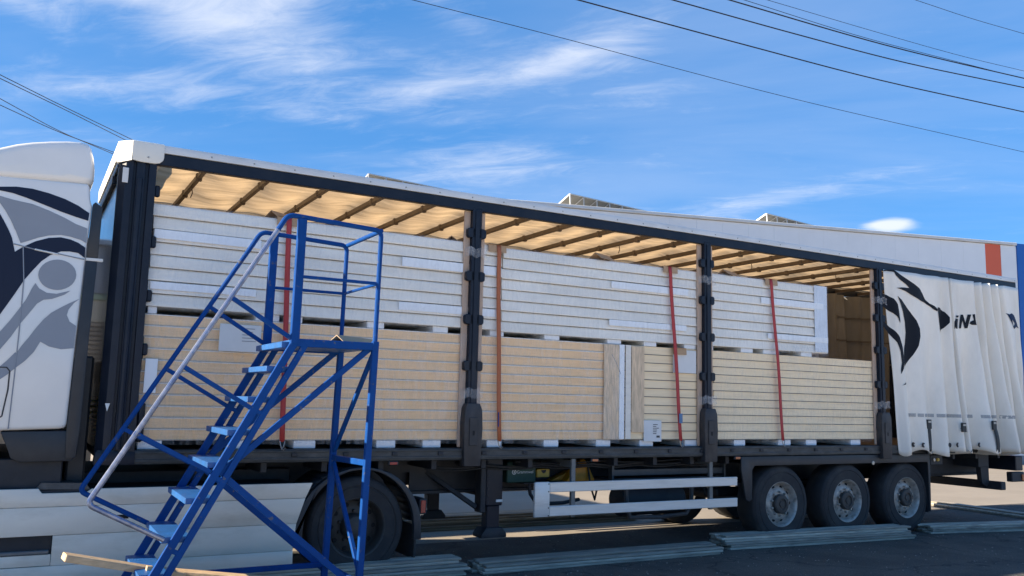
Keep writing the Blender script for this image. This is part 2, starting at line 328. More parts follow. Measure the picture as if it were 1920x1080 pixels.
M_FACED = mat('panel_facing_dark', (0.16, 0.13, 0.105), 0.5, 0.1, 0.2, 6, (1, 1, 3))
M_BOARD = mat('end_board', (0.70, 0.53, 0.36), 0.75, 0, 0.28, 6, (9, 1, 1.2), 0.15, 30, dark=(0.3, 0.24, 0.17), damt=0.5, dscale=2.5)
M_CARD = mat('cardboard', (0.42, 0.28, 0.17), 0.8, 0, 0.12, 10, bump=0.08)
M_PLY = mat('plywood_strip', (0.46, 0.335, 0.25), 0.7, 0, 0.15, 7, (8, 1, 1), 0.08)
M_RED = mat('strap_red', (0.44, 0.045, 0.045), 0.65, 0, 0.12, 30, (1, 1, 6), 0.1, 200)
M_ORANGE = mat('strap_rust', (0.42, 0.125, 0.05), 0.65, 0, 0.15, 30, (1, 1, 6), 0.1, 200)
M_STEEL = mat('hook_steel', (0.35, 0.35, 0.34), 0.4, 0.8, 0.2, 20)
M_PAPER = mat('paper', (0.68, 0.69, 0.69), 0.7, 0, 0.04, 8)
M_INK = mat('ink', (0.05, 0.055, 0.06), 0.6)
M_SLAT = mat('weathered_slat', (0.48, 0.425, 0.345), 0.75, 0, 0.35, 7, (0.5, 3, 6), 0.3, 26, dark=(0.15, 0.14, 0.13), damt=0.75, dscale=3.0, orand=0.45)
M_SLATB = mat('brown_slat', (0.27, 0.225, 0.16), 0.75, 0, 0.35, 7, (0.5, 3, 6), 0.3, 26, dark=(0.08, 0.066, 0.045), damt=0.7, dscale=3.0, orand=0.5)
M_WOOD = mat('raw_timber', (0.56, 0.40, 0.24), 0.6, 0, 0.25, 8, (1.5, 6, 6), 0.15, 20, dark=(0.30, 0.19, 0.10), damt=0.5, dscale=3)
M_YEL = mat('chock_yellow', (0.46, 0.21, 0.012), 0.5, 0, 0.15, 10, dark=(0.2, 0.1, 0.02), damt=0.4, dscale=6)
M_YELB = mat('plate_yellow', (0.50, 0.34, 0.06), 0.5, 0, 0.1, 10)
M_GREEN = mat('box_green', (0.018, 0.06, 0.045), 0.5, 0, 0.15, 6)
M_PRINT = mat('print_white', (0.72, 0.74, 0.74), 0.5, 0, 0.03)
M_LAMP = mat('lamp_red', (0.32, 0.02, 0.02), 0.25, 0, 0.1)
M_LAMPO = mat('lamp_orange', (0.55, 0.16, 0.05), 0.3, 0, 0.1)
M_GLASS = mat('dark_glass', (0.02, 0.025, 0.03), 0.06, 0, 0.02, spec=0.8)
M_WALLW = mat('warehouse_white', (0.85, 0.85, 0.84), 0.45, 0, 0.03, 1.5, dark=(0.55, 0.57, 0.6), damt=0.2, dscale=0.4)
M_WALLB = mat('warehouse_blue', (0.012, 0.12, 0.44), 0.4, 0, 0.04, 1.5)
M_WALLO = mat('warehouse_orange', (0.78, 0.13, 0.05), 0.45, 0, 0.04, 1.5)
M_SHED = mat('shed_grey', (0.27, 0.28, 0.30), 0.6, 0, 0.12, 2, (1, 1, 0.3), dark=(0.17, 0.16, 0.15), damt=0.4)
M_BRICK = mat('brick_grey', (0.34, 0.29, 0.23), 0.85, 0, 0.25, 6, bump=0.2)
M_MORT = mat('mortar', (0.20, 0.19, 0.17), 0.9, 0, 0.15, 8)
M_SOLB = mat('solar_back', (0.13, 0.125, 0.105), 0.6, 0, 0.25, 3, dark=(0.06, 0.06, 0.06), damt=0.7, dscale=4, dlo=0.58, dhi=0.66)
M_SOLF = mat('solar_frame', (0.40, 0.40, 0.39), 0.4, 0.4, 0.05)
M_WIRE = mat('cable_black', (0.012, 0.013, 0.02), 0.6, 0, 0.1)
M_WRAP = mat('wrapped_goods', (0.58, 0.62, 0.68), 0.35, 0, 0.1, 3, (1, 1, 4), 0.2, 9)
M_BULK = mat('bulkhead_skin', (0.36, 0.345, 0.31), 0.16, 0.55, 0.35, 2.5, (1, 1, 0.8), 0.08, 4, dark=(0.16, 0.13, 0.10), damt=0.6, dscale=1.3)
M_FILM = film_mat('stretch_film', 0.0, 0.17)
M_FILMC = film_mat('stretch_film_hazy', 0.01, 0.27)
M_TAPEC = film_mat('clear_tape', 0.08, 0.42)
M_TARP = cloth_mat('roof_tarp', (0.56, 0.44, 0.30), (0.60, 0.425, 0.24), 0.58, 0.7, 0.9, 2.6, (0.5, 5, 1), (0.34, 0.22, 0.11), 0.55)
M_CURT = cloth_mat('curtain_white', (0.88, 0.835, 0.75), (0.7, 0.66, 0.58), 0.05, 0.16, 0.4, 3.0, (1, 1, 0.5), (0.50, 0.485, 0.44))
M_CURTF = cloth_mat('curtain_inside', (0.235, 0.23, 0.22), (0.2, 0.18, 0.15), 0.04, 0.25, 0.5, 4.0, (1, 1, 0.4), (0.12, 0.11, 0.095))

# ================================================================== setting
g = mat('yard_concrete', (0.26, 0.225, 0.18), 0.85, 0, 0.12, 0.8, bump=0.2, bscale=14, dark=(0.20, 0.172, 0.14), damt=0.5, dscale=0.35)
a = mat('yard_asphalt', (0.088, 0.08, 0.070), 0.85, 0, 0.6, 60, bump=0.7, bscale=110, dark=(0.045, 0.041, 0.037), damt=0.75, dscale=1.1, dlo=0.42, dhi=0.62)
def cracks(m, scale, width, dark):
    t = m.node_tree; n = t.nodes; l = t.links; p = n['Principled BSDF']; src = p.inputs['Base Color'].links[0].from_socket
    geo = n.new('ShaderNodeNewGeometry'); no = n.new('ShaderNodeTexNoise'); no.inputs['Scale'].default_value = 1.7; no.inputs['Detail'].default_value = 7
    l.new(geo.outputs['Position'], no.inputs['Vector']); ad = n.new('ShaderNodeVectorMath'); ad.operation = 'ADD'; l.new(geo.outputs['Position'], ad.inputs[0]); l.new(no.outputs['Color'], ad.inputs[1])
    vo = n.new('ShaderNodeTexVoronoi'); vo.feature = 'DISTANCE_TO_EDGE'; vo.inputs['Scale'].default_value = scale; l.new(ad.outputs[0], vo.inputs['Vector'])
    mr = n.new('ShaderNodeMapRange'); mr.inputs['From Max'].default_value = width; mr.inputs['To Min'].default_value = dark; l.new(vo.outputs['Distance'], mr.inputs['Value'])
    mx = n.new('ShaderNodeMix'); mx.data_type = 'RGBA'; mx.blend_type = 'MULTIPLY'; mx.inputs['Factor'].default_value = 1; l.new(src, mx.inputs['A']); l.new(mr.outputs[0], mx.inputs['B']); l.new(mx.outputs['Result'], p.inputs['Base Color'])
cracks(a, 0.45, 0.012, 0.35)
gb = MB(); gb.grid(24, 24, lambda u, v: (-700+1400*u, -700+1400*v, 0)); struct('ground', gb, g)
ab = MB(); ab.grid(60, 20, lambda u, v: (-45+105*u, lerp(-2.8, 1.83+0.05*math.sin(u*90)+0.04*math.sin(u*37), v), 0.004)); struct('asphalt_lane', ab, a)
ap = MB(); ap.grid(20, 12, lambda u, v: (-60+140*u, lerp(-60, -2.805+0.02*math.sin(u*70), v), 0.004)); struct('bounce_apron', ap, mat('bounce_concrete', (0.60, 0.545, 0.46), 0.85, 0, 0.1, 0.8, bump=0.2, bscale=14, dark=(0.46, 0.41, 0.34), damt=0.4, dscale=0.35))  # added out of view to bounce warm sunlight into the shade

# ------------------------------------------------------------------ warehouse behind
wd = Vector((0.9672, -0.2546, 0)); W0 = (2.22, 16.94, 0)
wh = thing('warehouse', W0, 'long white warehouse with orange stripe and blue end behind the trailer', 'building')
wh.rotation_euler.z = math.atan2(wd.y, wd.x); wh['_o'] = [0, 0, 0]
MB().box(0.05, 42, 0.06, 16, 0, 7.9).build('wall_core', M_WALLW, wh)
pm = MB().box(0.0015, 0.9585, 0, 0.05, 0.3, 7.88, 0.0015).mesh('wall_panel', M_WALLW)
for i in range(29): link('wall_panel', pm, wh, (i*0.96, 0, 0))
MB().box(27.84, 28.52, 0, 0.05, 0.3, 7.88, 0.004).build('orange_panel', M_WALLO, wh)['label'] = 'narrow orange stripe panel'
MB().box(28.53, 29.22, 0, 0.05, 0.3, 7.88, 0.004).build('wall_panel', M_WALLW, wh)
pb = MB().box(0.006, 1.594, -0.03, 0.05, 0.0, 7.98, 0.004).mesh('blue_panel', M_WALLB)
for i in range(8): link('blue_panel', pb, wh, (29.23+i*1.6, 0, 0))
MB().box(-0.05, 29.21, -0.07, 0.30, 7.90, 8.0, 0.01).build('parapet_cap', M_STRIP, wh)
MB().box(0.0, 29.2, -0.02, 0.05, 0.0, 0.28).build('plinth', M_SHED, wh)
sd = Vector((0.987, 0.16, 0)); sang = math.atan2(sd.y, sd.x)
SOLAR_LABELS = ['leftmost row of tilted solar panels above the trailer roof', 'middle row of tilted solar panels on the warehouse roof', 'rightmost row of tilted solar panels on the warehouse roof']
for (sx, sy), lab in zip(((7.78, 16.05), (14.2, 14.62), (21.45, 13.02)), SOLAR_LABELS):
    t = thing('solar_array', (sx, sy, 7.9), lab, 'solar panels', 'solar panel rows on the warehouse roof'); t.rotation_euler.z = sang; t['_o'] = [0, 0, 0]
    pts = [(0, 0.64), (0.8, 0.28), (0.81, 0.30), (0.01, 0.67)]
    pan = MB().prism(pts, 0.03, 0.59, axis='x').mesh('solar_panel', M_SOLB)
    fr = MB().bar((0, -0.005, 0.655), (0, 0.8, 0.29), 0.03, 0.05, (1, 0, 0)).mesh('frame_rail', M_SOLF)
    st = MB().bar((0, -0.015, 0.66), (0, -0.05, 0.0), 0.035, 0.03, (1, 0, 0)).mesh('strut', M_SOLF)
    for i in range(7):
        if i < 6: link('solar_panel', pan, t, (i*0.61, 0, 0))
        link('frame_rail', fr, t, (i*0.61, 0, 0)); link('strut', st, t, (i*0.61, 0, 0))
    MB().bar((0, -0.02, 0.66), (3.66, -0.02, 0.66), 0.03, 0.03).build('top_rail', M_SOLF, t)

# ------------------------------------------------------------------ grey shed glimpsed between cab and trailer
sh = thing('shed', (-6.0, 4.65, 0), 'low grey shed with brick base seen between cab and trailer', 'shed')
MB().box(-12, 0.0, 4.71, 9.4, 0, 3.80).build('wall_core', M_MORT, sh)
pm = MB().box(-0.245, 0.245, -0.02, 0.05, 3.13, 3.795, 0.006).mesh('cladding_panel', M_SHED)
for i in range(24): link('cladding_panel', pm, sh, (-5.75+i*0.5, 0, 0))
MB().box(-12.1, 0.05, 4.55, 9.5, 3.80, 3.88, 0.01).build('roof', M_SHED, sh)
MB().box(-12.0, 0.0, 4.63, 4.70, 3.04, 3.12, 0.005).build('ledge', mat('ledge_green', (0.30, 0.36, 0.26), 0.7), sh)
MB().box(-12.0, 0.0, 4.65, 4.70, 2.74, 3.035).build('render_band', mat('shed_beige', (0.46, 0.42, 0.34), 0.8, 0, 0.1, 4), sh)
bk = MB().box(-0.075, 0.075, -0.0, 0.06, -0.026, 0.026, 0.005).mesh('brick', M_BRICK)
for r in range(12):
    for c in range(9): link('brick', bk, sh, (4.62+(c+(r % 2)*0.5)*0.162, rnd(-0.006, 0.004), 2.70-r*0.062))
MB().box(-12.0, 0.0, 4.68, 4.707, 0.0, 1.98).build('base_wall', M_BRICK, sh)

# goods far behind, seen under the deck
c1 = thing('cardboard_box', (6.7, 11.3, 0), 'tan cardboard carton on the sunny yard beyond the trailer', 'box')
MB().box(6.28, 7.10, 11.0, 11.6, 0.0, 0.78, 0.01).build('carton', mat('carton_tan', (0.56, 0.36, 0.2), 0.8, 0, 0.08, 4), c1)
MB().box(6.66, 6.72, 10.996, 11.604, 0.3, 0.784).build('tape', M_PAPER, c1)
c2 = thing('wrapped_stack', (8.4, 11.4, 0), 'low stack of pale wrapped sheets on the sunny yard', 'stack')
for i in range(6): MB().box(7.2+rnd(0, .04), 9.5+rnd(-.05, .0), 11.0+rnd(0, .03), 12.1, 0.10+i*0.09, 0.185+i*0.09, 0.008).build('sheet', M_WRAP, c2)
for i in range(3): MB().box(7.25+i*1.05, 7.4+i*1.05, 11.02, 12.1, 0.0, 0.10).build('bearer', M_WOOD, c2)

# ------------------------------------------------------------------ overhead cables
def cable(pts, r, label, ext=0.0):
    P = [Vector(p) for p in pts]
    P = [P[0]-(P[1]-P[0])*ext] + P + [P[-1]+(P[-1]-P[-2])*ext]
    Q = []
    for i in range(len(P)-1):                              # Catmull-Rom through the points
        p0, p1, p2, p3 = P[max(i-1, 0)], P[i], P[i+1], P[min(i+2, len(P)-1)]
        for k in range(6):
            t = k/6; Q.append(0.5*((2*p1)+(p2-p0)*t+(2*p0-5*p1+4*p2-p3)*t*t+(3*p1-p0-3*p2+p3)*t**3))
    Q.append(P[-1])
    mb = MB().tube(Q, r, 6); o = mb.build('overhead_cable', M_WIRE); tag(o, label, 'cable', 'overhead cables')
cable([(4.71, 5.46, 9), (7.96, 5.37, 9), (14.51, 5.27, 9), (22.77, 4.75, 9)], 0.007, 'thin lowest cable crossing the sky above the warehouse', 1.5)
cable([(7.25, 3.84, 9), (11.04, 3.66, 9), (14.96, 3.43, 9), (19.54, 2.9, 9)], 0.014, 'second lowest thick cable crossing the sky at right', 1.5)
cable([(8.67, 2.93, 9), (11.7, 2.75, 9), (14.6, 2.51, 9), (17.95, 2.0, 9)], 0.013, 'third thick cable from below in the right-hand sky', 1.5)
cable([(9.51, 2.39, 9), (12.6, 2.23, 9), (14.78, 2.03, 9), (17.42, 1.69, 9)], 0.013, 'thick cable twisted with a thinner one in the right-hand sky', 1.5)
cable([(9.69, 2.28, 9.02), (12.56, 2.2, 9.02), (14.75, 2.01, 9.02), (17.48, 1.73, 9.02)], 0.006, 'thin cable twisted round a thicker one in the right-hand sky', 1.5)
cable([(10.08, 2.03, 9), (12.9, 1.86, 9), (15.15, 1.69, 9), (17.01, 1.46, 9)], 0.005, 'hair-thin cable just above the twisted pair at right', 1.5)
cable([(12.26, 0.64, 9), (13.72, 0.56, 9), (15.18, 0.42, 9)], 0.005, 'hair-thin cable in the top right corner of the sky', 3)
cable([(-1.94, 14.14, 9), (-0.55, 15.84, 9), (1.29, 17.99, 9)], 0.011, 'topmost of four cables sloping down behind the cab', 3)
cable([(-1.94, 14.42, 9), (-0.54, 16.07, 9), (1.13, 18.15, 9)], 0.011, 'second from top of four cables sloping down behind the cab', 3)
cable([(-1.97, 16.07, 9), (-0.59, 18.24, 9), (1.08, 20.11, 9)], 0.011, 'third from top of four cables sloping down behind the cab', 3)
cable([(-1.98, 16.64, 9), (-0.59, 18.36, 9), (1.06, 19.84, 9)], 0.011, 'lowest of four cables sloping down behind the cab', 3)

# ================================================================== semi-trailer
ZD0, ZD1, ZR0, ZR1, ZT = 1.165, 1.29, 3.905, 4.018, 4.095
XF, XR = 0.0, 13.75
tr = thing('semi_trailer', (6.8, 1.25, 0), 'navy curtain-sided semi-trailer with its side drawn open', 'trailer')
# deck
MB().box(-0.28, XR, 0.0, 0.10, ZD0, ZD1, 0.008).box(-0.28, XR, -0.012, 0.0, ZD0+0.02, ZD0+0.045, 0.003).box(-0.28, XR, -0.010, 0.0, ZD1-0.03, ZD1-0.012, 0.003).build('side_rail', M_RAIL, tr)
MB().box(-0.28, XR, 2.40, 2.50, ZD0, ZD1, 0.008).build('side_rail', M_RAIL, tr)
MB().box(-0.28, XR, 0.101, 2.399, ZD1-0.05, ZD1-0.006).build('floor', mat('ply_floor', (0.09, 0.065, 0.045), 0.7, 0, 0.2, 5), tr)
for i in range(26):                                        # lashing hooks in the rail
    x = 0.42+i*0.52
    MB().box(x-0.03, x+0.03, -0.016, 0.0, ZD0+0.055, ZD0+0.09, 0.004).build('lashing_point', M_CHASSIS, tr)
for y in (0.70, 1.66):
    MB().box(0.6, XR-0.1, y, y+0.14, 1.10, 1.163).box(3.0, XR-0.1, y, y+0.14, 0.74, 0.77).box(3.0, XR-0.1, y+0.06, y+0.08, 0.77, 1.10).box(0.6, 3.0, y+0.055, y+0.085, 0.98, 1.10).build('chassis_beam', M_CHASSIS, tr)
cm = MB().box(-0.03, 0.03, -1.14, 1.14, -0.05, 0.05, 0.004).mesh('cross_member', M_CHASSIS)
for i in range(22): link('cross_member', cm, tr, (-6.2+i*0.6, 0, 1.112))
# front wall, corner post and cap
MB().box(-0.245, -0.05, 0.16, 2.48, 1.18, 3.92, 0.01).build('front_wall', M_FRAME, tr)
MB().box(-0.275, -0.25, 0.17, 2.44, 1.25, 3.86, 0.004).build('front_wall_skin', M_BULK, tr)
MB().box(-0.30, -0.25, 0.14, 2.48, 3.86, 3.915, 0.006).box(-0.31, -0.276, 0.5, 2.46, 3.78, 3.86, 0.006).build('front_top_trim', M_FRAME, tr)
post = MB()
post.prism([(-0.29, 0.16), (-0.29, 0.11), (-0.235, 0.035), (-0.20, 0.02), (-0.175, 0.02), (-0.17, 0.045), (-0.15, 0.045), (-0.145, 0.02), (-0.09, 0.0), (-0.075, 0.006), (-0.07, 0.03), (-0.045, 0.03), (-0.04, 0.0), (0.022, -0.004), (0.022, 0.12), (-0.05, 0.16)], 1.17, 3.93, axis='z')
cp = post.build('corner_post', M_FRAME, tr, 25)
MB().tube([(-0.115, 0.004, 1.30), (-0.115, 0.004, 3.75)], 0.028, 10).build('curtain_tensioner', M_FRAME, cp)
MB().box(-0.262, -0.212, 0.012, 0.02, 3.70, 3.84, 0.002).build('pale_rectangle', M_STRIP, cp)  # small pale rectangle near the top of the post
MB().prism([(-0.245, 1.70), (-0.205, 1.70), (-0.225, 1.63)], 0.008, 0.015).build('reflector', M_PRINT, cp)
MB().prism([(-0.29, 1.28), (0.03, 1.28), (0.03, 1.165), (-0.30, 1.165)], -0.018, 0.14, 0.006).build('post_foot', M_FRAME, cp)
pk = MB().box(0.02, 0.07, 0.02, 0.06, -0.055, 0.055, 0.012).mesh('slat_pocket', M_FRAME, (6.8, 1.25, 0))
for z in (3.66, 3.18, 2.68, 2.19): link('slat_pocket', pk, tr, (0, 0, z))
MB().box(0.022, 0.09, 0.015, 0.07, 1.36, 1.72, 0.02).build('slat_pocket', M_FRAME, tr)
cap = MB()
cap.prism([(0.075, 0.115), (0.075, -0.022), (-0.20, -0.022), (-0.312, 0.10), (-0.312, 2.40), (-0.20, 2.52), (0.075, 2.52)], 3.945, 4.10, 0.012, 2, axis='z')
cap.prism([(0.075, 4.09), (-0.195, 4.09), (-0.195, 3.915), (-0.12, 3.905), (0.0, 3.905), (0.04, 3.915), (0.066, 3.94), (0.075, 3.97)], -0.024, 0.0, 0.004)
cap.add([(-0.20, -0.023, 4.09), (-0.313, 0.10, 4.09), (-0.313, 0.10, 3.895), (-0.20, -0.023, 3.91), (-0.19, 0.0, 4.09), (-0.30, 0.12, 4.09), (-0.30, 0.12, 3.895), (-0.19, 0.0, 3.91)], [(0,1,2,3), (7,6,5,4), (3,2,6,7), (0,4,5,1)])
fc = cap.build('front_cap', M_CAP, tr, 30)
MB().lathe([(0, -0.006), (0.008, -0.004), (0.009, 0.0)], (-0.06, -0.025, 3.955), 10).build('rivet', M_STEEL, fc)
# roof
MB().box(0.022, XR, 0.0, 0.07, ZR0, ZR1, 0.006).build('roof_rail', M_FRAME, tr)
MB().box(0.022, XR, 2.43, 2.50, ZR0, ZR1, 0.006).build('roof_rail', M_FRAME, tr)
rs = MB().prism([(-0.014, ZR1+0.002), (-0.014, ZT-0.02), (0.0, ZT), (0.06, ZT), (0.06, ZR1+0.002)], 0.076, XR, axis='x').build('roof_strip', M_STRIP, tr)
rv = MB().lathe([(0, -0.005), (0.007, -0.004), (0.009, 0.0)], (0, 0, 0), 8).mesh('rivet', M_STEEL)
for i in range(34): link('rivet', rv, rs, (-6.8+0.5+i*0.4, -1.25-0.014, ZR1+0.03))
MB().prism([(2.514, ZR1+0.002), (2.514, ZT-0.02), (2.50, ZT), (2.44, ZT), (2.44, ZR1+0.002)], 0.076, XR, axis='x').build('roof_strip', M_STRIP, tr)
def tarp(u, v):
    x = 0.02+u*(XR-0.04); y = 0.055+v*2.39; ph = ((x-0.48)/0.615) % 1.0
    return (x, y, 4.055 - 0.035*math.sin(math.pi*ph)**1.0*math.sin(math.pi*v)**0.5 + 0.012*math.sin(x*5.1+y*3)+0.008*math.sin(x*13-y*7))
MB().grid(180, 14, tarp).build('roof_tarp', M_TARP, tr, 180)
bw = MB().box(-0.022, 0.022, -1.195, 1.195, 3.935, 3.99, 0.005).mesh('roof_bow', M_BOW)
for i in range(22): link('roof_bow', bw, tr, (0.474+i*0.615-6.8, 0, 0))
clipm = MB().box(-0.03, 0.03, -0.025, 0.025, 3.92, 3.998, 0.006).mesh('bow_clip', M_BOW)
for i in range(22):
    for y in (-0.75, 0.1): link('bow_clip', clipm, tr, (0.474+i*0.615-6.8, y, 0))
for i in (0, 9, 13, 16):                                   # hanging roof cords
    x = 0.474+i*0.615; MB().tube([(x, 0.9, 3.93), (x+0.01, 0.9, 3.88), (x-0.005, 0.91, 3.83)], 0.006, 5).build('roof_cord', M_BOW, tr)
# middle posts
tabm = MB().prism([(-0.115, -0.03), (-0.115, 0.045), (-0.095, 0.06), (0.095, 0.06), (0.115, 0.045), (0.115, -0.03), (0.095, -0.05), (-0.095, -0.05)], -0.03, 0.03, 0.006, 1).mesh('slat_pocket', M_FRAME)
for k, x in enumerate((3.375, 6.775, 10.19)):
    for far in (0, 1):
        y = 0.02 if not far else 2.44
        p = MB().box(x-0.058, x+0.058, y-0.03, y+0.05, 1.6, 3.93, 0.008).box(x-0.026, x+0.026, y-0.042, y-0.029, 1.7, 3.9, 0.004)
        po = p.build('side_post', M_FRAME, tr)
        if far: continue
        for z in (3.645, 3.16, 2.68, 2.17):
            link('slat_pocket', tabm, po, (x-6.8+rnd(-.005, .005), y-1.25, z))
        f = MB().prism([(x-0.10, 1.10), (x-0.11, 1.55), (x-0.10, 1.72), (x-0.075, 1.77), (x+0.075, 1.77), (x+0.105, 1.70), (x+0.115, 1.5), (x+0.10, 1.10)], y-0.075, y+0.04, 0.008).box(x-0.05, x+0.05, y-0.088, y-0.074, 1.32, 1.62, 0.004)
        fo = f.build('post_foot', mat('post_foot_worn', (0.030, 0.031, 0.036), 0.55, 0.1, 0.3, 8, dark=(0.09, 0.08, 0.075), damt=0.5, dscale=4), po)
        MB().box(x-0.012, x+0.012, y-0.092, y-0.086, 1.43, 1.48, 0.002).build('latch_slot', M_BLACK, po)
        MB().box(x-0.135, x-0.060, y+0.028, y+0.050, 1.30, 3.90, 0.003).build('wood_strip', M_PLY, po)
        MB().box(x+0.060, x+0.125, y+0.028, y+0.050, 1.30, 3.90, 0.003).build('wood_strip', M_PLY, po)
        for z in (3.43, 1.88):
            zz = z
            def wr(u, v):
                a = u*3.0; X = x-0.125+0.25*min(max((u-0.15)/0.7, 0), 1); Y = y-0.052 if 0.15 < u < 0.85 else y+0.02
                return (X, Y-0.006*math.sin(u*40+v*6), zz-0.05+0.1*v+0.012*math.sin(u*17+zz))
            MB().grid(28, 5, wr).build('clear_tape', M_TAPEC, po, 60)
# rear frame
MB().box(XR-0.10, XR+0.02, -0.005, 0.10, 1.17, 3.90, 0.01).build('rear_post', M_FRAME, tr)
MB().box(XR-0.10, XR+0.02, 2.40, 2.505, 1.17, 3.90, 0.01).build('rear_post', M_FRAME, tr)
dr = MB().box(XR-0.02, XR+0.03, 0.102, 1.248, 1.2, 3.9, 0.008).build('rear_door', M_STRIP, tr)
MB().tube([(XR+0.05, 0.9, 1.2), (XR+0.05, 0.9, 3.9)], 0.014, 8).build('lock_rod', M_STEEL, dr)
dr = MB().box(XR-0.02, XR+0.03, 1.252, 2.398, 1.2, 3.9, 0.008).build('rear_door', M_STRIP, tr)
MB().tube([(XR+0.05, 1.6, 1.2), (XR+0.05, 1.6, 3.9)], 0.014, 8).build('lock_rod', M_STEEL, dr)

# near curtain, pushed to the rear
CT = [10.258,10.443,10.631,10.988,11.21,11.422,11.60,11.73,11.775,11.82,12.08,12.37,12.47,12.57,12.67,12.77,12.88,12.99,13.09,13.19,13.62,13.72]
CB = [10.487,10.61,10.758,10.959,11.214,11.435,11.60,11.76,11.83,11.92,12.10,12.35,12.50,12.64,12.76,12.90,13.02,13.16,13.26,13.36,13.56,13.66]
CDt = [-.02,-.08,-.05,-.07,-.055,-.08,-.06,-.10,.05,-.08,-.06,-.10,.03,-.12,.02,-.14,.03,-.13,.03,-.12,-.08,-.05]
CDb = [-.02,-.13,-.01,-.17,.0,-.20,.06,-.24,.24,-.26,.04,-.40,.16,-.26,.04,-.44,.12,-.28,.10,-.36,.02,-.12]
CZ0, CZ1 = 1.175, 3.908
def c_at(s, t):                                            # t = 0 top, 1 bottom
    i = min(int(s), len(CT)-2); f = s-i; ff = (1-math.cos(math.pi*f))/2
    tt = t**1.5
    x = lerp(lerp(CT[i], CT[i+1], f), lerp(CB[i], CB[i+1], f), t)
    d = lerp(lerp(CDt[i], CDt[i+1], ff), lerp(CDb[i], CDb[i+1], ff), tt)
    d += 0.018*math.sin(s*5.3+t*6.0)*t*(1-t)*2 + 0.008*math.sin(t*9+s*2.1) + 0.012*math.sin(t*14-s*1.3)*max(0, min(1, (s-7)/3))*t
    return x, d
def c_surf(x, z):
    t = min(max((CZ1-z)/(CZ1-CZ0), 0), 1); lo, hi = 0.0, len(CT)-1.0001
    for _ in range(28):
        m = (lo+hi)/2
        if c_at(m, t)[0] < x: lo = m
        else: hi = m
    return c_at((lo+hi)/2, t)[1]
def c_fn(u, v):
    s = u*(len(CT)-1.0001); x, y = c_at(s, v)
    return (x, y, CZ1-(CZ1-CZ0+0.035*math.sin(s*1.7)+0.02*math.sin(s*4.1))*v)
cu = MB().grid(189, 36, c_fn).build('side_curtain', M_CURT, tr, 180)
cu['label'] = 'white curtain bunched at the rear with black print'
so_ = cu.modifiers.new('thickness', 'SOLIDIFY'); so_.thickness = 0.004; so_.offset = 0
INK = mat('curtain_print', (0.010, 0.013, 0.02), 0.6, 0, 0.1, 4, spec=0.15)
INKN = mat('curtain_print_navy', (0.010, 0.02, 0.06), 0.6, 0, 0.1, 4, spec=0.15)
K_HEAD = [(10.195, 3.871), (10.293, 3.905), (10.424, 3.912), (10.575, 3.865), (10.749, 3.801), (10.903, 3.742), (11.036, 3.681), (11.123, 3.607), (11.186, 3.517), (11.264, 3.464), (11.366, 3.428), (11.434, 3.381), (11.42, 3.351), (11.34, 3.375), (11.261, 3.42), (11.161, 3.471), (11.025, 3.497), (10.892, 3.545), (10.716, 3.61), (10.607, 3.629), (10.465, 3.639), (10.631, 3.663), (10.798, 3.667), (10.722, 3.719), (10.592, 3.772), (10.474, 3.826), (10.433, 3.88), (10.314, 3.89)]
K_SPOT = [(11.436, 3.416), (11.553, 3.412), (11.644, 3.36), (11.698, 3.274), (11.693, 3.192), (11.628, 3.107), (11.529, 3.041), (11.476, 3.021), (11.468, 3.111), (11.449, 3.257)]
K_WEDGE = [(10.211, 3.546), (10.318, 3.527), (10.412, 3.47), (10.474, 3.389), (10.501, 3.277), (10.526, 3.137), (10.514, 3.108), (10.463, 3.189), (10.391, 3.255), (10.307, 3.313), (10.213, 3.355)]
K_BLADE = [(10.48, 3.518), (10.598, 3.471), (10.705, 3.393), (10.811, 3.3), (10.916, 3.177), (10.972, 3.051), (10.97, 2.936), (10.917, 2.789), (10.819, 2.641), (10.724, 2.524), (10.63, 2.421), (10.621, 2.449), (10.592, 2.518), (10.643, 2.661), (10.691, 2.806), (10.715, 2.978), (10.692, 3.148), (10.633, 3.287), (10.552, 3.424)]
K_CLAW = [(10.202, 3.136), (10.296, 3.093), (10.4, 3.001), (10.492, 2.894), (10.561, 2.756), (10.586, 2.616), (10.592, 2.518), (10.565, 2.433), (10.507, 2.346), (10.504, 2.416), (10.526, 2.515), (10.502, 2.683), (10.444, 2.806), (10.353, 2.928), (10.25, 3.02), (10.205, 3.059)]
K_DASH = [(10.519, 2.175), (10.598, 2.22), (10.665, 2.246), (10.659, 2.222), (10.596, 2.195)]
L_IDOT = [(11.894, 3.321), (12.011, 3.329), (11.986, 3.294), (11.87, 3.286)]
L_I = [(11.859, 3.267), (11.975, 3.275), (11.891, 3.108), (11.799, 3.102), (11.802, 3.147)]
L_N = [(12.089, 3.331), (12.176, 3.345), (12.094, 3.226), (12.276, 3.357), (12.236, 3.311), (12.139, 3.169), (12.099, 3.121), (11.94, 3.114), (11.995, 3.205), (12.034, 3.237)]
L_D = [(12.289, 3.36), (12.34, 3.372), (12.344, 3.258), (12.352, 3.194), (12.264, 3.192), (12.229, 3.212), (12.243, 3.243), (12.307, 3.271)]
L_A = [(13.195, 3.443), (13.274, 3.43), (13.356, 3.456), (13.448, 3.426), (13.574, 3.324), (13.661, 3.226), (13.567, 3.244), (13.401, 3.194), (13.303, 3.306)]
L_AHOLE = [(13.347, 3.348), (13.484, 3.286), (13.364, 3.239)]
L_N = [(11.985, 3.12), (12.06, 3.345), (12.115, 3.35), (12.155, 3.22), (12.20, 3.355), (12.265, 3.36), (12.19, 3.135), (12.135, 3.13), (12.095, 3.255), (12.05, 3.125)]
for P in (K_HEAD, K_SPOT, K_WEDGE, K_BLADE, K_CLAW, K_DASH): decal(P, c_surf, 0.02, (), 0.009).build('print', INK, cu, 180)
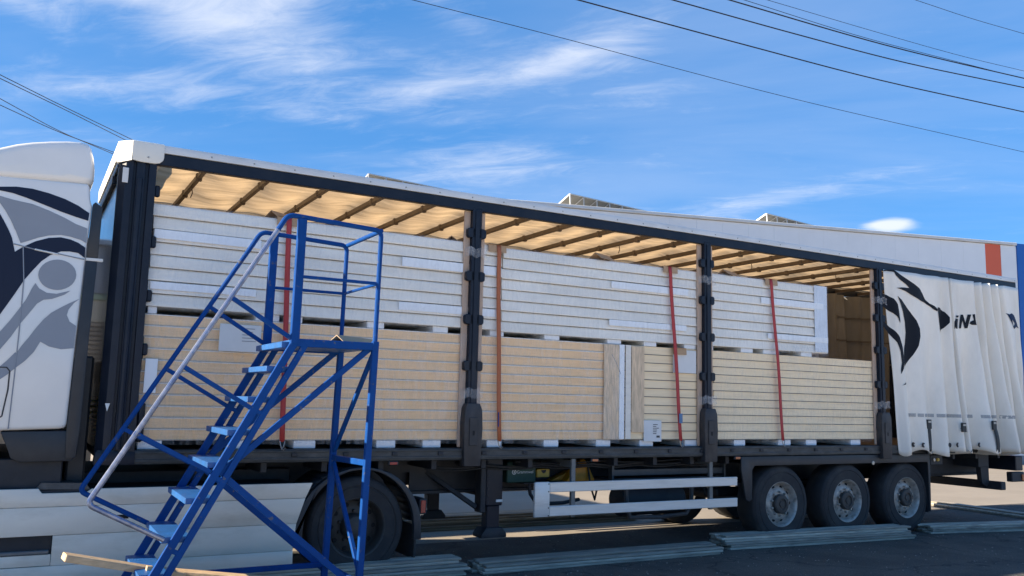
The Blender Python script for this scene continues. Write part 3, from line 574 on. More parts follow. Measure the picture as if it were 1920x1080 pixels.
for P in (L_IDOT, L_I, L_N, L_D): decal(P, c_surf, 0.02, (), 0.009).build('letter', INK, cu, 180)
decal(L_A, c_surf, 0.02, [L_AHOLE], 0.009).build('letter', INKN, cu, 180)
BAND = mat('curtain_band', (0.36, 0.37, 0.37), 0.5, 0, 0.25, 60)
x = 10.62
while x < 13.6:
    wdt = 0.09; decal([(x, 1.715), (x+wdt, 1.715), (x+wdt, 1.765), (x, 1.765)], c_surf, 0.02, (), 0.008).build('band', BAND, cu, 180); x += 0.115
STRAPB = mat('webbing_black', (0.014, 0.02, 0.024), 0.6)
for x0, z0_, x1, z1_ in ((11.05, 1.66, 11.07, 1.20), (11.745, 1.62, 11.88, 1.22), (12.337, 1.66, 12.371, 1.20), (13.355, 1.66, 13.377, 1.22)):
    hw = 0.045
    b = MB()
    for k in range(12):
        pass
    def sf(u, v, x0=x0, x1=x1, z0_=z0_, z1_=z1_):
        z = lerp(z0_, z1_, v); X = lerp(x0, x1, v)+(u-0.5)*2*hw; return (X, c_surf(lerp(x0, x1, v), z)-0.016-0.01*math.sin(math.pi*v), z)
    st_ = MB().grid(2, 10, sf).build('tension_strap', STRAPB, cu, 60); m_ = st_.modifiers.new('t', 'SOLIDIFY'); m_.thickness = 0.004
    yb = c_surf(x0, z0_)-0.03
    MB().box(x0-0.05, x0+0.05, yb-0.016, yb+0.016, z0_-0.12, z0_+0.02, 0.006).build('buckle', STRAPB, cu)
    MB().box(x0-0.035, x0+0.035, yb-0.020, yb-0.014, z0_-0.03, z0_+0.0, 0.002).build('buckle_lever', M_STEEL, cu)
    MB().tube([(x1-0.05, yb, z1_), (x1, yb-0.012, z1_-0.03), (x1+0.05, yb, z1_)], 0.008, 6).build('strap_hook', M_STEEL, cu)
for x in (10.80, 10.90, 11.20, 11.46, 11.56, 11.70, 12.22, 12.52, 12.78, 13.06, 13.50):
    y = c_surf(x, 1.30)-0.012
    MB().lathe([(0.0, -0.002), (0.022, -0.002), (0.022, -0.008), (0.034, -0.008), (0.036, 0.004)], (x, y, 1.30), 16).build('eyelet', M_CHASSIS, cu)
# far curtain
def f_fn(u, v):
    x = 0.05+u*13.6; s = min(max((x-7.5)/2.5, 0.08), 1.0)
    ph = x*10.5+0.9*math.sin(x*2.3)
    return (x+0.05*s*math.sin(v*3+x*3), 2.37-0.12*s*math.sin(ph)*(0.75+0.25*v)-0.06*s*math.sin(ph*2.3+v*2), 3.90-2.68*v)
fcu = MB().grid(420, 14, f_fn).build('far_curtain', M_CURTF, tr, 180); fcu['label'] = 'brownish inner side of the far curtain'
def f_y(x, v):
    s = min(max((x-7.5)/2.5, 0.08), 1.0); ph = x*10.5+0.9*math.sin(x*2.3); return 2.37-0.12*s*math.sin(ph)*(0.75+0.25*v)-0.06*s*math.sin(ph*2.3+v*2)
for v in (0.15, 0.31, 0.46):
    b = MB().grid(150, 1, lambda u, w_: (9.5+u*4.1, f_y(9.5+u*4.1, v)-0.02, 3.90-2.68*(v+0.011*w_))).build('webbing', mat('webbing_dark', (0.12, 0.11, 0.1), 0.7), fcu, 180)

# running gear
def wheel(cx, cy, r, w_, parent, drive=False):
    """cy = outer face"""
    pr = [(0.295, 0.02), (0.30, 0.0), (0.335, -0.012+0.012), (0.40, -0.004), (r-0.105, -0.003), (r-0.10, 0.003), (r-0.09, 0.003), (r-0.085, -0.003), (r-0.06, 0.0), (r-0.035, 0.008), (r-0.032, 0.014), (r-0.02, 0.018), (r, 0.05), (r, w_-0.05), (r-0.03, w_-0.01), (0.36, w_), (0.30, w_-0.02)]
    t = MB().lathe(pr, (cx, cy, r), 48)
    to = t.build('tyre', M_RUBBER, parent, 40)
    tb = MB()
    for k in range(3):
        y = cy+0.10+k*(w_-0.2)/2; tb.lathe([(r-0.004, y-cy-0.008), (r+0.002, y-cy-0.030), (r+0.002, y-cy+0.030), (r-0.004, y-cy+0.035)], (cx, cy, r), 48)
    if not drive:
        rim = MB().lathe([(0.297, 0.025), (0.303, 0.004), (0.296, 0.0), (0.286, 0.008), (0.272, 0.04), (0.262, 0.085), (0.252, 0.10), (0.225, 0.085), (0.195, 0.055), (0.172, 0.048), (0.150, 0.05), (0.118, 0.052), (0.112, 0.065)], (cx, cy, r), 40).build('rim', M_RIM, to, 30)
        MB().lathe([(0.128, 0.07), (0.128, 0.0), (0.115, -0.012), (0.075, -0.016), (0.07, 0.0), (0.045, 0.002), (0.04, -0.008), (0.0, -0.010)], (cx, cy, r), 28).build('hub', M_RIMD, to, 30)
        nr, ny, hm, hr = 0.158, 0.046, M_RIM, 0.222
    else:
        rim = MB().lathe([(0.297, 0.025), (0.303, 0.004), (0.296, 0.0), (0.284, 0.01), (0.27, 0.06), (0.262, 0.15), (0.25, 0.165), (0.21, 0.15), (0.16, 0.14), (0.13, 0.14)], (cx, cy, r), 40).build('rim', M_RIMD, to, 30)
        MB().lathe([(0.135, 0.15), (0.13, 0.06), (0.11, 0.02), (0.06, 0.0), (0.0, -0.002)], (cx, cy, r), 28).build('hub', M_RIMD, to, 30)
        nr, ny, hm, hr = 0.155, 0.138, M_RIMD, 0.222
    for k in range(10):
        a_ = 2*math.pi*(k+0.5)/10
        x, z = cx+nr*math.cos(a_), r+nr*math.sin(a_)
        MB().lathe([(0.0, -0.034), (0.012, -0.032), (0.016, -0.022), (0.017, 0.004)], (x, cy+ny, z), 6).build('wheel_nut', hm, to)
        a_ = 2*math.pi*k/10; x, z = cx+hr*math.cos(a_), r+hr*math.sin(a_)
        y = cy+(0.083 if not drive else 0.152)
        MB().lathe([(0.0, -0.004), (0.022, -0.004), (0.026, 0.006)], (x, y, z), 12).build('hand_hole_disc', M_BLACK, to)  # black disc in place of an open hole, its darkness painted on
    return to
def copy_part(o, parent, off, ch=True):
    c = o.copy(); COL.objects.link(c); c.parent = parent; c.location = Vector(o.location)+Vector(off); ORG.append(c)
    if ch:
        for k in list(o.children):
            d = k.copy(); COL.objects.link(d); d.parent = c; ORG.append(d)
    return c
WX = (8.13, 9.44, 10.75)
w0 = wheel(WX[0], 0.06, 0.515, 0.36, tr)
for x in WX[1:]: copy_part(w0, tr, (x-WX[0], 0, 0))
for x in WX:
    MB().tube([(x, 0.3, 0.515), (x, 2.2, 0.515)], 0.075, 12).build('axle', M_CHASSIS, tr)
    MB().lathe([(0.30, 0.0), (0.515, 0.0), (0.515, 0.36), (0.30, 0.36)], (x, 2.08, 0.515), 32).build('tyre', M_RUBBER, tr)
    MB().box(x-0.55, x+0.1, 0.72, 0.84, 0.56, 0.68, 0.02).build('suspension_arm', M_CHASSIS, tr)
    MB().lathe([(0.0, 0.0), (0.12, 0.01), (0.14, 0.06), (0.12, 0.16), (0.13, 0.26), (0.11, 0.34), (0, 0.34)], (x+0.30, 0.78, 0.55), 16, axis='z').build('air_spring', M_RUBBER, tr)
mg = MB().prism([(7.36, 1.155), (7.36, 0.99), (7.44, 0.60), (7.50, 0.575), (7.545, 0.60), (7.555, 0.98), (7.60, 1.035), (11.20, 1.035), (11.215, 1.0), (11.225, 0.30), (11.255, 0.30), (11.27, 1.0), (11.26, 1.155)], 0.02, 0.045, 0.004)
mg.box(7.57, 11.22, 0.046, 0.62, 1.045, 1.06).box(11.228, 11.252, 0.05, 0.60, 0.28, 1.04)
mg.build('mudguard', M_PLAST, tr)
MB().lathe([(0, -0.012), (0.028, -0.010), (0.03, 0.0)], (9.95, 0.02, 1.04), 12).build('marker_lamp', M_STEEL, tr)
for x in (2.49, 5.01, 7.27):
    l_ = MB().box(x-0.055, x+0.055, -0.012, 0.02, 1.122, 1.162, 0.006).build('marker_lamp', M_PLAST, tr)
    MB().box(x-0.04, x+0.04, -0.018, -0.011, 1.128, 1.155, 0.003).build('lens', M_LAMPO if x > 3 else M_LAMP, l_)
# side guard
sg = MB().box(4.40, 7.27, 0.0, 0.03, 0.79, 0.90, 0.006).box(4.40, 7.27, -0.003, 0.0, 0.882, 0.888).build('side_guard', M_ALU, tr)
sg2 = MB().box(4.40, 7.27, 0.0, 0.03, 0.525, 0.635, 0.006).box(4.40, 7.27, -0.003, 0.0, 0.617, 0.623).build('side_guard', M_ALU, tr)
MB().prism([(4.199, 0.52), (4.199, 0.90), (4.215, 0.908), (4.398, 0.908), (4.398, 0.52)], -0.006, 0.034, 0.012).build('guard_end', M_ALU, sg)
for z in (0.885, 0.80, 0.62, 0.535): MB().lathe([(0, -0.004), (0.007, -0.003), (0.008, 0)], (4.38, -0.007, z), 8).build('bolt', M_BLACK, sg)
for x in (4.74, 6.85):
    MB().box(x-0.028, x+0.028, 0.033, 0.075, 0.50, 1.16, 0.004).box(x-0.032, x+0.032, 0.06, 0.7, 1.06, 1.14).build('guard_bracket', mat('galvanised', (0.14, 0.155, 0.165), 0.5, 0.4, 0.2, 12), tr)
MB().box(4.40, 7.27, 2.46, 2.49, 0.79, 0.90).build('side_guard', M_ALU, tr); MB().box(4.40, 7.27, 2.46, 2.49, 0.525, 0.635).build('side_guard', M_ALU, tr)
# landing gear
for y, nm in ((0.36, 0), (1.98, 1)):
    lg = MB().box(3.77, 3.99, y, y+0.17, 0.62, 1.16, 0.012).box(3.80, 3.965, y+0.02, y+0.15, 0.36, 0.62, 0.008).build('landing_leg', M_FRAME, tr)
    MB().prism([(3.72, 0.27), (3.72, 0.31), (3.78, 0.38), (3.98, 0.38), (4.04, 0.31), (4.04, 0.27)], y-0.02, y+0.20, 0.006).build('foot', M_CHASSIS, lg)
    if nm == 0:
        MB().box(3.90, 3.985, y-0.010, y, 0.66, 0.69, 0.004).build('reflector', M_PRINT, lg)
        for i in range(7): MB().lathe([(0, -0.006), (0.012, -0.005), (0.013, 0)], (3.80, y-0.001, 0.66+i*0.075), 8).build('bolt', M_CHASSIS, lg)
        MB().box(3.70, 3.768, y-0.01, y+0.14, 0.55, 1.15, 0.008).build('gearbox', M_CHASSIS, lg)
MB().tube([(3.88, 0.5, 0.72), (3.88, 2.0, 0.72)], 0.03, 8).build('cross_shaft', M_CHASSIS, tr)
MB().bar((3.86, 2.05, 0.55), (3.2, 2.05, 1.1), 0.08, 0.05).bar((3.70, 0.45, 0.60), (3.05, 0.9, 1.1), 0.06, 0.05).build('leg_stay', M_CHASSIS, tr)
pl = MB().prism([(2.95, 1.16), (3.25, 0.92), (3.72, 0.82), (3.72, 1.16)], 0.84, 0.86).build('gusset_plate', M_CHASSIS, tr)
for i in range(3): MB().lathe([(0, -0.003), (0.035, -0.003), (0.036, 0)], (3.36+i*0.12, 0.838, 0.98-i*0.012), 14).build('plate_hole_light', M_PRINT, pl)  # white discs paint the daylight showing through the holes
MB().box(3.33, 3.50, 0.832, 0.84, 1.045, 1.085, 0.003).build('reflector', M_LAMP, pl)
# boxes, chock, tanks under the deck
gx = MB().box(4.10, 4.49, 0.46, 0.69, 0.86, 1.10, 0.01).build('green_locker', M_GREEN, tr)
text_mb('Grammwel', 0.050, (4.225, 0.456, 0.965)).build('lettering', M_PRINT, gx)
MB().lathe([(0.021, -0.003), (0.029, -0.003), (0.029, 0.0), (0.021, 0.0)], (4.190, 0.458, 0.982), 20).box(4.185, 4.195, 0.454, 0.458, 0.967, 0.997).build('emblem', M_PRINT, gx)
yb_ = MB().box(4.505, 4.675, 0.45, 0.64, 0.915, 1.01, 0.006).build('document_holder', M_YELB, tr)
MB().prism([(4.555, 1.0), (4.625, 1.0), (4.612, 0.972), (4.59, 0.96), (4.567, 0.972)], 0.444, 0.452).build('cutout', M_CHASSIS, yb_)
MB().box(4.35, 5.5, 0.5, 0.9, 0.835, 0.85).build('tray', M_CHASSIS, tr)
for i, (x0, y0) in enumerate(((4.95, 0.50), (4.80, 0.62))):
    ch = MB().prism([(x0, 0.852), (x0+0.16, 1.04), (x0+0.20, 1.10), (x0+0.25, 1.12), (x0+0.30, 1.08), (x0+0.42, 0.852)] if i == 0 else [(x0, 0.852), (x0+0.26, 0.96), (x0+0.36, 0.97), (x0+0.42, 0.852)], y0, y0+0.14, 0.008).build('wheel_chock', M_YEL, tr)
MB().tube([(4.42, 0.5, 0.83), (4.44, 0.5, 0.72), (4.50, 0.5, 0.64), (4.60, 0.5, 0.60), (4.9, 0.5, 0.60), (5.2, 0.6, 0.62)], 0.022, 8).build('air_hose', M_CHASSIS, tr)
tt = MB().box(5.50, 7.30, 0.30, 0.34, 0.92, 1.0, 0.006).box(5.47, 5.50, 0.28, 0.36, 0.86, 1.15).box(7.30, 7.33, 0.28, 0.36, 0.86, 1.15).box(5.5, 7.3, 0.32, 0.7, 0.86, 0.885).build('pallet_cage', mat('cage_grey', (0.045, 0.055, 0.065), 0.5, 0.2, 0.2, 8), tr)
tk = MB().lathe([(0, 0), (0.16, 0.01), (0.20, 0.05), (0.20, 0.98), (0.16, 1.02), (0, 1.03)], (5.78, 0.62, 0.59), 24, axis='x').build('air_tank', M_CHASSIS, tr)
MB().tube([(5.79, 0.42, 0.80), (5.79, 0.40, 0.55), (5.84, 0.40, 0.40), (6.3, 0.40, 0.385), (6.75, 0.40, 0.41), (6.84, 0.40, 0.52), (6.86, 0.42, 0.80)], 0.028, 8).build('tank_hoop', mat('hoop_grey', (0.06, 0.06, 0.065), 0.5), tr)
# air lines and cables under the deck
for y, z, r_, x0, x1 in ((0.30, 1.08, 0.014, 3.0, 7.4), (0.34, 1.05, 0.010, 3.0, 7.4), (0.28, 1.115, 0.008, 4.1, 11.3)):
    MB().tube([(lerp(x0, x1, k/24), y+0.01*math.sin(k*1.3), z-0.028*abs(math.sin(k*0.8))) for k in range(25)], r_, 6).build('air_pipe', M_RUBBER, tr)
for x in (5.25, 7.05):
    MB().tube([(x, 0.5, 1.1), (x+0.02, 0.45, 0.8), (x+0.12, 0.5, 0.62), (x+0.3, 0.7, 0.75)], 0.012, 6).build('air_pipe', M_RUBBER, tr)
# tail
MB().box(11.3, 13.0, 0.62, 0.66, 0.78, 1.16, 0.006).box(12.75, 13.03, 0.18, 0.62, 0.92, 1.16, 0.006).build('tail_frame', M_CHASSIS, tr)
MB().prism([(12.80, 1.16), (12.86, 0.66), (12.98, 0.60), (13.05, 0.66), (13.05, 1.16)], 0.2, 0.28).build('bumper_bracket', M_CHASSIS, tr)
MB().box(13.05, 13.18, 0.0, 2.5, 0.56, 0.69, 0.01).build('underrun_bumper', M_CHASSIS, tr)
MB().box(13.52, 13.72, 0.02, 2.48, 0.86, 1.10, 0.012).build('rear_beam', M_FRAME, tr)
b_ = MB().box(13.4, 13.75, 0.02, 0.12, 0.68, 0.84, 0.01).build('lamp_bracket', M_CHASSIS, tr); MB().box(13.66, 13.76, 0.0, 0.018, 0.70, 0.80, 0.005).build('tail_lamp', M_LAMPO, b_)
v_ = MB().box(11.40, 11.70, 0.10, 0.20, 0.98, 1.13, 0.008).build('valve_panel', M_CHASSIS, tr)
for i in range(2): MB().lathe([(0, -0.02), (0.025, -0.018), (0.028, 0)], (11.47+i*0.1, 0.10, 1.06), 12).build('knob', M_YELB if i else M_STEEL, v_)

# ================================================================== load: bundles of sandwich panels
YN, YF = 0.075, 2.30
def bundle(name, x0, x1, z0, n, th, kind, label, foam, fz0, film):
    t = thing(name, ((x0+x1)/2, (YN+YF)/2, fz0), label, 'panel bundle', 'panel bundles on the trailer'); o = t['_o']
    if kind == 'white':
        m = MB().prism([(YF, 0.0), (YN-0.010, 0.001), (YN-0.012, 0.008), (YN-0.003, 0.040), (YN, 0.052), (YN-0.002, th-0.030), (YN+0.004, th-0.014), (YN+0.016, th-0.005), (YF, th-0.004)], x0, x1, axis='x')
        me = m.mesh('panel', M_PANW, (o[0], o[1], 0))
    else:
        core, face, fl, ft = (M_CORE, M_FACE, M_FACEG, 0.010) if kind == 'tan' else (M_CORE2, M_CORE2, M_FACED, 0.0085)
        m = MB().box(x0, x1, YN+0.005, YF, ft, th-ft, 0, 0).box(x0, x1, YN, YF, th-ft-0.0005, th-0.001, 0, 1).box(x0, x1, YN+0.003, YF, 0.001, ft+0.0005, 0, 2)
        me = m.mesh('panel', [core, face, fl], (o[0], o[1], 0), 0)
    for i in range(n): link('panel', me, t, (rnd(-.012, .012), rnd(-.005, .007), z0-o[2]+i*th))
    fh = z0-fz0
    for a_, b_ in foam:
        MB().box(a_, b_, YN+0.012, YF-0.05, fz0+0.001, z0-0.001, 0.006).build('foam_block', M_FOAM, t)
    if film:
        zt = z0+n*th+0.006; zb = fz0+fh*0.55
        def ff(u, v):
            x = lerp(x0-0.012, x1+0.012, u); z = lerp(zb, zt, v)
            return (x, YN-0.026-0.006*(0.5+0.5*math.sin(x*9+z*4))-0.004*math.sin(x*31+math.sin(z*9)*2), z)
        MB().grid(int((x1-x0)*24), 12, ff).build('stretch_film', film, t, 180)
    return t
UZ, UT, LZ, LT = 2.592, 0.121, 1.372, 0.1045
bA = bundle('panel_bundle', 0.035, 3.735, UZ, 8, UT, 'white', 'upper white panel bundle at the front, behind the ladder', ((0.05, 0.13), (1.03, 1.26), (1.32, 1.49), (2.17, 2.36), (2.92, 3.10), (3.62, 3.73)), 2.524, M_FILM)
bB = bundle('panel_bundle', 3.755, 6.66, UZ-0.012, 8, UT, 'white', 'upper white panel bundle in the middle bay with two red straps', ((3.76, 3.80), (4.34, 4.55), (5.24, 5.45), (5.80, 6.0), (6.45, 6.65)), 2.524, M_FILM)
bC = bundle('panel_bundle', 6.84, 9.10, UZ-0.006, 8, UT, 'white', 'upper white panel bundle nearest the rear, shorter than the others', ((6.85, 6.95), (7.44, 7.66), (7.85, 8.10), (8.58, 8.80)), 2.524, M_FILM)
bD = bundle('panel_bundle', 0.035, 5.475, LZ, 11, LT, 'tan', 'lower long tan film-wrapped panel bundle at the front', ((0.05, 0.26), (0.86, 1.04), (1.47, 1.69), (2.33, 2.54), (2.85, 3.06), (3.62, 3.81), (4.36, 4.56), (5.09, 5.30)), 1.291, M_FILMC)
bE = bundle('panel_bundle', 5.495, 6.90, LZ, 11, LT, 'cream', 'lower short tan panel bundle with a paper sheet taped on', ((5.74, 5.95), (6.46, 6.70)), 1.291, None)
bF = bundle('panel_bundle', 6.93, 10.12, LZ, 11, LT, 'cream', 'lower cream panel bundle nearest the rear with dark seams', ((7.30, 7.50), (8.11, 8.35), (8.65, 8.86), (9.57, 9.78)), 1.291, M_FILM)
def strip(t, x0, x1, z0, z1, m=None, y=None, nm='foil_strip'):
    y = YN if y is None else y
    return MB().box(x0, x1, y-0.024, y-0.0135, z0, z1, 0.002).build(nm, m or M_TAPE, t)
for x0, x1, z0, z1 in ((0.05, 1.03, 3.225, 3.312), (0.05, 1.01, 2.75, 2.82), (2.52, 3.72, 3.205, 3.305), (2.50, 3.72, 2.735, 2.822)): strip(bA, x0, x1, z0, z1)
for x0, x1, z0, z1 in ((5.27, 6.49, 3.205, 3.29), (5.24, 6.46, 2.745, 2.818)): strip(bB, x0, x1, z0, z1)
for x0, x1, z0, z1 in ((7.79, 9.02, 3.21, 3.298), (7.91, 9.10, 2.735, 2.81)): strip(bC, x0, x1, z0, z1)
M_FILMB = mat('bluish_foil', (0.66, 0.71, 0.78), 0.3, 0, 0.1, 6)
strip(bC, 8.84, 9.10, 2.60, 3.55, M_FILMB, YN+0.004, 'end_foil')
strip(bD, 5.17, 5.395, LZ+0.01, 2.515, M_BOARD, None, 'end_board'); strip(bD, 5.40, 5.475, LZ+0.01, 2.52, M_TAPE, None, 'end_strip')
strip(bE, 5.495, 5.575, LZ+0.01, 2.52, M_FACE, None, 'end_strip'); strip(bE, 5.585, 5.78, LZ+0.09, 2.51, M_BOARD, None, 'end_board')
strip(bE, 6.24, 6.62, 2.21, 2.50, M_PAPER, None, 'paper_sheet')
sp = strip(bE, 5.775, 6.05, LZ-0.02, 1.61, M_PAPER, YN-0.002, 'paper_sheet'); sp['label'] = 'white printed delivery note'
pr = MB()
for i in range(6): pr.box(5.915, 5.915+rnd(0.05, 0.10), YN-0.0285, YN-0.027, 1.555-i*0.022, 1.563-i*0.022)
pr.box(5.97, 6.02, YN-0.0285, YN-0.027, 1.40, 1.425); pr.build('print', M_INK, sp)
pw = strip(bD, 0.69, 1.08, 2.21, 2.47, M_PAPER, YN-0.018, 'paper_sheet')
pr = MB()
for i in range(5): pr.box(0.90, 0.90+rnd(0.06, 0.15), YN-0.0445, YN-0.043, 2.43-i*0.03, 2.437-i*0.03)
pr.build('print', M_GREY, pw)
pw = strip(bD, 0.06, 0.165, 1.80, 2.11, M_TAPE, YN-0.018, 'paper_sheet')
MB().tube([(5.28, YN-0.02, 2.40), (5.36, YN-0.02, 2.28), (5.42, YN-0.02, 2.16)], 0.006, 5).build('loose_tape', M_GREY, bD)
# folded film flap at the lower rear corner of the upper rear bundle
MB().grid(8, 4, lambda u, v: (8.1+u*0.98, YN-0.03-0.03*v*math.sin(u*3), 2.66-0.13*v+0.03*math.sin(u*7)*v)).build('film_flap', M_FILMC, bC, 180)

# ------------------------------------------------------------------ lashing straps and edge protectors
def strap(xt, zt, xb, zb, m, label, bend=0.0):
    t = thing('lashing_strap', (xb, -0.02, ZD1), label, 'strap', 'lashing straps over the load')
    pts = [(xt+0.01, 1.6, zt+0.012), (xt, 0.12, zt+0.014), (xt, 0.04, zt), (xt+0.002, 0.03, zt-0.1)]
    for k in range(1, 13):
        f = k/12; pts.append((lerp(xt, xb, f)+bend*math.sin(math.pi*f), lerp(0.03, 0.005, f)+0.006*math.sin(f*9), lerp(zt-0.1, zb, f)))
    b = MB(); hw = 0.026
    for i, p in enumerate(pts):
        b.v += [(p[0]-hw, p[1], p[2]), (p[0]+hw, p[1], p[2])]
        if i: o = 2*i; b.f.append((o-2, o-1, o+1, o)); b.mi.append(0)
    wb = b.build('webbing', m, t, 60); md = wb.modifiers.new('thickness', 'SOLIDIFY'); md.thickness = 0.004; md.offset = 0
    MB().tube([(xb-0.025, 0.0, zb+0.01), (xb-0.012, -0.005, zb-0.045), (xb+0.012, -0.012, zb-0.075), (xb+0.03, -0.02, zb-0.055)], 0.006, 6).tube([(xb+0.025, 0.0, zb+0.01), (xb+0.012, -0.005, zb-0.045), (xb-0.01, -0.016, zb-0.07)], 0.006, 6).build('hook', M_STEEL, t)
    return t
strap(1.285, 3.575, 1.335, 1.36, M_RED, 'front red lashing strap seen through the blue ladder')
s2 = strap(3.68, 3.56, 3.735, 1.36, M_ORANGE, 'rust-orange lashing strap beside the first side post', -0.01)
MB().box(3.70, 3.712, -0.012, -0.004, 1.52, 1.68, 0.002).build('blue_tag', M_BLUE, s2)
s3 = strap(6.175, 3.56, 6.325, 1.36, M_RED, 'red lashing strap slanting down just before the second side post')
MB().box(6.29, 6.345, -0.006, 0.0, 1.58, 1.70, 0.002).build('blue_label', mat('label_blue', (0.11, 0.2, 0.36), 0.6), s3)
strap(7.965, 3.56, 8.115, 1.36, M_RED, 'rearmost red lashing strap over the short white bundle', 0.01)
def protector(x, z, label, wd=0.23, dy=0.0, drop=0.085, ang=0):
    b = MB().prism([(-0.10+0.13, 0.0), (0.045, 0.0), (0.040, -drop), (0.046, -drop), (0.052, -0.006), (0.16, -0.006), (0.16, 0.0)], x-wd/2, x+wd/2, axis='x')
    b.v = [(p[0], p[1]+dy, p[2]+z) for p in b.v]
    single('edge_protector', b, M_CARD, label, 'edge protector', 'cardboard edge protectors', 0)
protector(1.285, 3.572, 'cardboard edge protector under the front red strap'); protector(3.665, 3.56, 'cardboard edge protector under the rust-orange strap')
protector(6.19, 3.56, 'cardboard edge protector at the top of the slanting red strap'); protector(7.98, 3.56, 'cardboard edge protector under the rearmost red strap')
protector(6.33, 2.525, 'cardboard edge protector at mid-height under the slanting red strap', 0.22, -0.012)
def angle_card(c, l, label, w_=0.11, rz=0, m=None, tilt=38):
    a_ = R(tilt); b = MB().prism([(0, 0.0), (w_*math.cos(a_), -w_*math.sin(a_)), (w_*math.cos(a_)-0.006, -w_*math.sin(a_)), (0, -0.008), (-w_*math.cos(a_)+0.006, -w_*math.sin(a_)), (-w_*math.cos(a_), -w_*math.sin(a_))], 0, l, axis='y')
    M = Matrix.Translation(c) @ Matrix.Rotation(rz, 4, 'Z'); h = w_*math.sin(a_)
    b.v = [tuple(M @ Vector((x, y, z+h))) for x, y, z in b.v]
    single('angle_protector', b, m or M_CARD, label, 'edge protector', 'cardboard edge protectors', 0)
angle_card((1.13, 0.16, 3.563), 0.5, 'folded cardboard angle lying loose on the front white bundle', 0.14, -1.0)
angle_card((3.12, 0.12, 3.563), 0.4, 'flat cardboard angle on the front bundle beside the first post', 0.09, -0.5)
angle_card((5.05, 0.10, 3.551), 0.3, 'cardboard angle lying on top of the middle white bundle', 0.13, -1.2)
angle_card((7.15, 0.12, 3.557), 0.4, 'cardboard angle on the rear white bundle beside the second post', 0.12, -1.2)
# ================================================================== tractor unit
tk_ = thing('truck_tractor', (-0.3, 1.25, 0), 'white truck tractor with navy and grey swirl graphics at left', 'truck')
cabp = [(-2.72, 1.0), (-2.80, 1.3), (-2.76, 2.0), (-2.52, 3.0), (-2.38, 3.40), (-2.20, 3.56), (-1.9, 3.60), (-0.52, 3.645), (-0.505, 3.50), (-0.484, 3.44), (-0.50, 3.0), (-0.518, 2.2), (-0.53, 1.50), (-0.56, 1.475), (-1.10, 1.455), (-1.20, 1.35), (-1.22, 1.0)]
cb_ = MB().prism(cabp, 0.0, 2.5, 0.035, 3).build('cab_body', M_WHITE, tk_, 40)
G_ARC = [(-1.726, 3.346), (-1.47, 3.443), (-1.202, 3.514), (-1.083, 3.532), (-0.96, 3.531), (-0.834, 3.51), (-0.704, 3.475), (-0.597, 3.43), (-0.504, 3.374), (-0.507, 3.304), (-0.606, 3.326), (-0.728, 3.359), (-0.867, 3.404), (-0.994, 3.444), (-1.102, 3.472), (-1.2, 3.482), (-1.468, 3.42)]
G_WING = [(-1.195, 3.435), (-1.097, 3.415), (-0.949, 3.397), (-0.821, 3.357), (-0.69, 3.306), (-0.601, 3.263), (-0.508, 3.235), (-0.506, 3.103), (-0.556, 3.127), (-0.643, 3.146), (-0.711, 3.153), (-0.803, 3.137), (-0.883, 3.108), (-0.954, 3.072), (-1.009, 3.047), (-1.049, 3.137), (-1.098, 3.235), (-1.145, 3.314), (-1.19, 3.374), (-1.36, 3.51), (-1.354, 3.436)]
G_NAVY = [(-1.182, 3.281), (-1.145, 3.22), (-1.106, 3.149), (-1.077, 3.086), (-1.045, 2.968), (-0.988, 3.017), (-0.897, 3.076), (-0.801, 3.116), (-0.71, 3.132), (-0.632, 3.121), (-0.571, 3.099), (-0.511, 3.062), (-0.508, 2.969), (-0.563, 3.007), (-0.632, 3.014), (-0.699, 3.007), (-0.78, 2.965), (-0.841, 2.906), (-0.9, 2.82), (-0.957, 2.73), (-1.012, 2.613), (-1.066, 2.506), (-1.107, 2.425), (-1.348, 2.098), (-1.532, 2.071), (-1.632, 3.138), (-1.502, 3.367), (-1.311, 3.393)]
G_DISC = [(-0.563, 2.814), (-0.564, 2.783), (-0.573, 2.754), (-0.588, 2.727), (-0.61, 2.704), (-0.637, 2.686), (-0.667, 2.673), (-0.699, 2.667), (-0.732, 2.668), (-0.763, 2.675), (-0.792, 2.688), (-0.816, 2.707), (-0.835, 2.731), (-0.848, 2.757), (-0.854, 2.786), (-0.853, 2.816), (-0.845, 2.845), (-0.83, 2.871), (-0.809, 2.895), (-0.783, 2.913), (-0.753, 2.926), (-0.721, 2.933), (-0.688, 2.933), (-0.656, 2.926), (-0.627, 2.913), (-0.602, 2.894), (-0.582, 2.87), (-0.569, 2.843)]
G_SWOOSH = [(-0.87, 2.714), (-0.838, 2.67), (-0.777, 2.637), (-0.702, 2.634), (-0.596, 2.671), (-0.643, 2.629), (-0.732, 2.587), (-0.797, 2.574), (-0.843, 2.537), (-0.893, 2.454), (-0.95, 2.362), (-1.012, 2.243), (-1.081, 2.133), (-1.151, 2.044), (-1.236, 2.13), (-1.094, 2.283), (-1.031, 2.379), (-0.976, 2.476), (-0.927, 2.568), (-0.894, 2.66)]
G_TAIL = [(-0.518, 2.606), (-0.595, 2.561), (-0.659, 2.518), (-0.73, 2.466), (-0.783, 2.405), (-0.834, 2.327), (-0.883, 2.241), (-0.926, 2.174), (-0.96, 2.107), (-0.967, 2.116), (-1.022, 2.044), (-1.069, 1.992), (-1.187, 1.889), (-1.177, 1.782), (-1.059, 1.884), (-1.011, 1.925), (-0.956, 1.982), (-0.891, 2.045), (-0.832, 2.123), (-0.791, 2.213), (-0.722, 2.175), (-0.629, 2.156), (-0.53, 2.171), (-0.528, 2.365), (-0.582, 2.4), (-0.608, 2.455), (-0.599, 2.504), (-0.561, 2.564)]
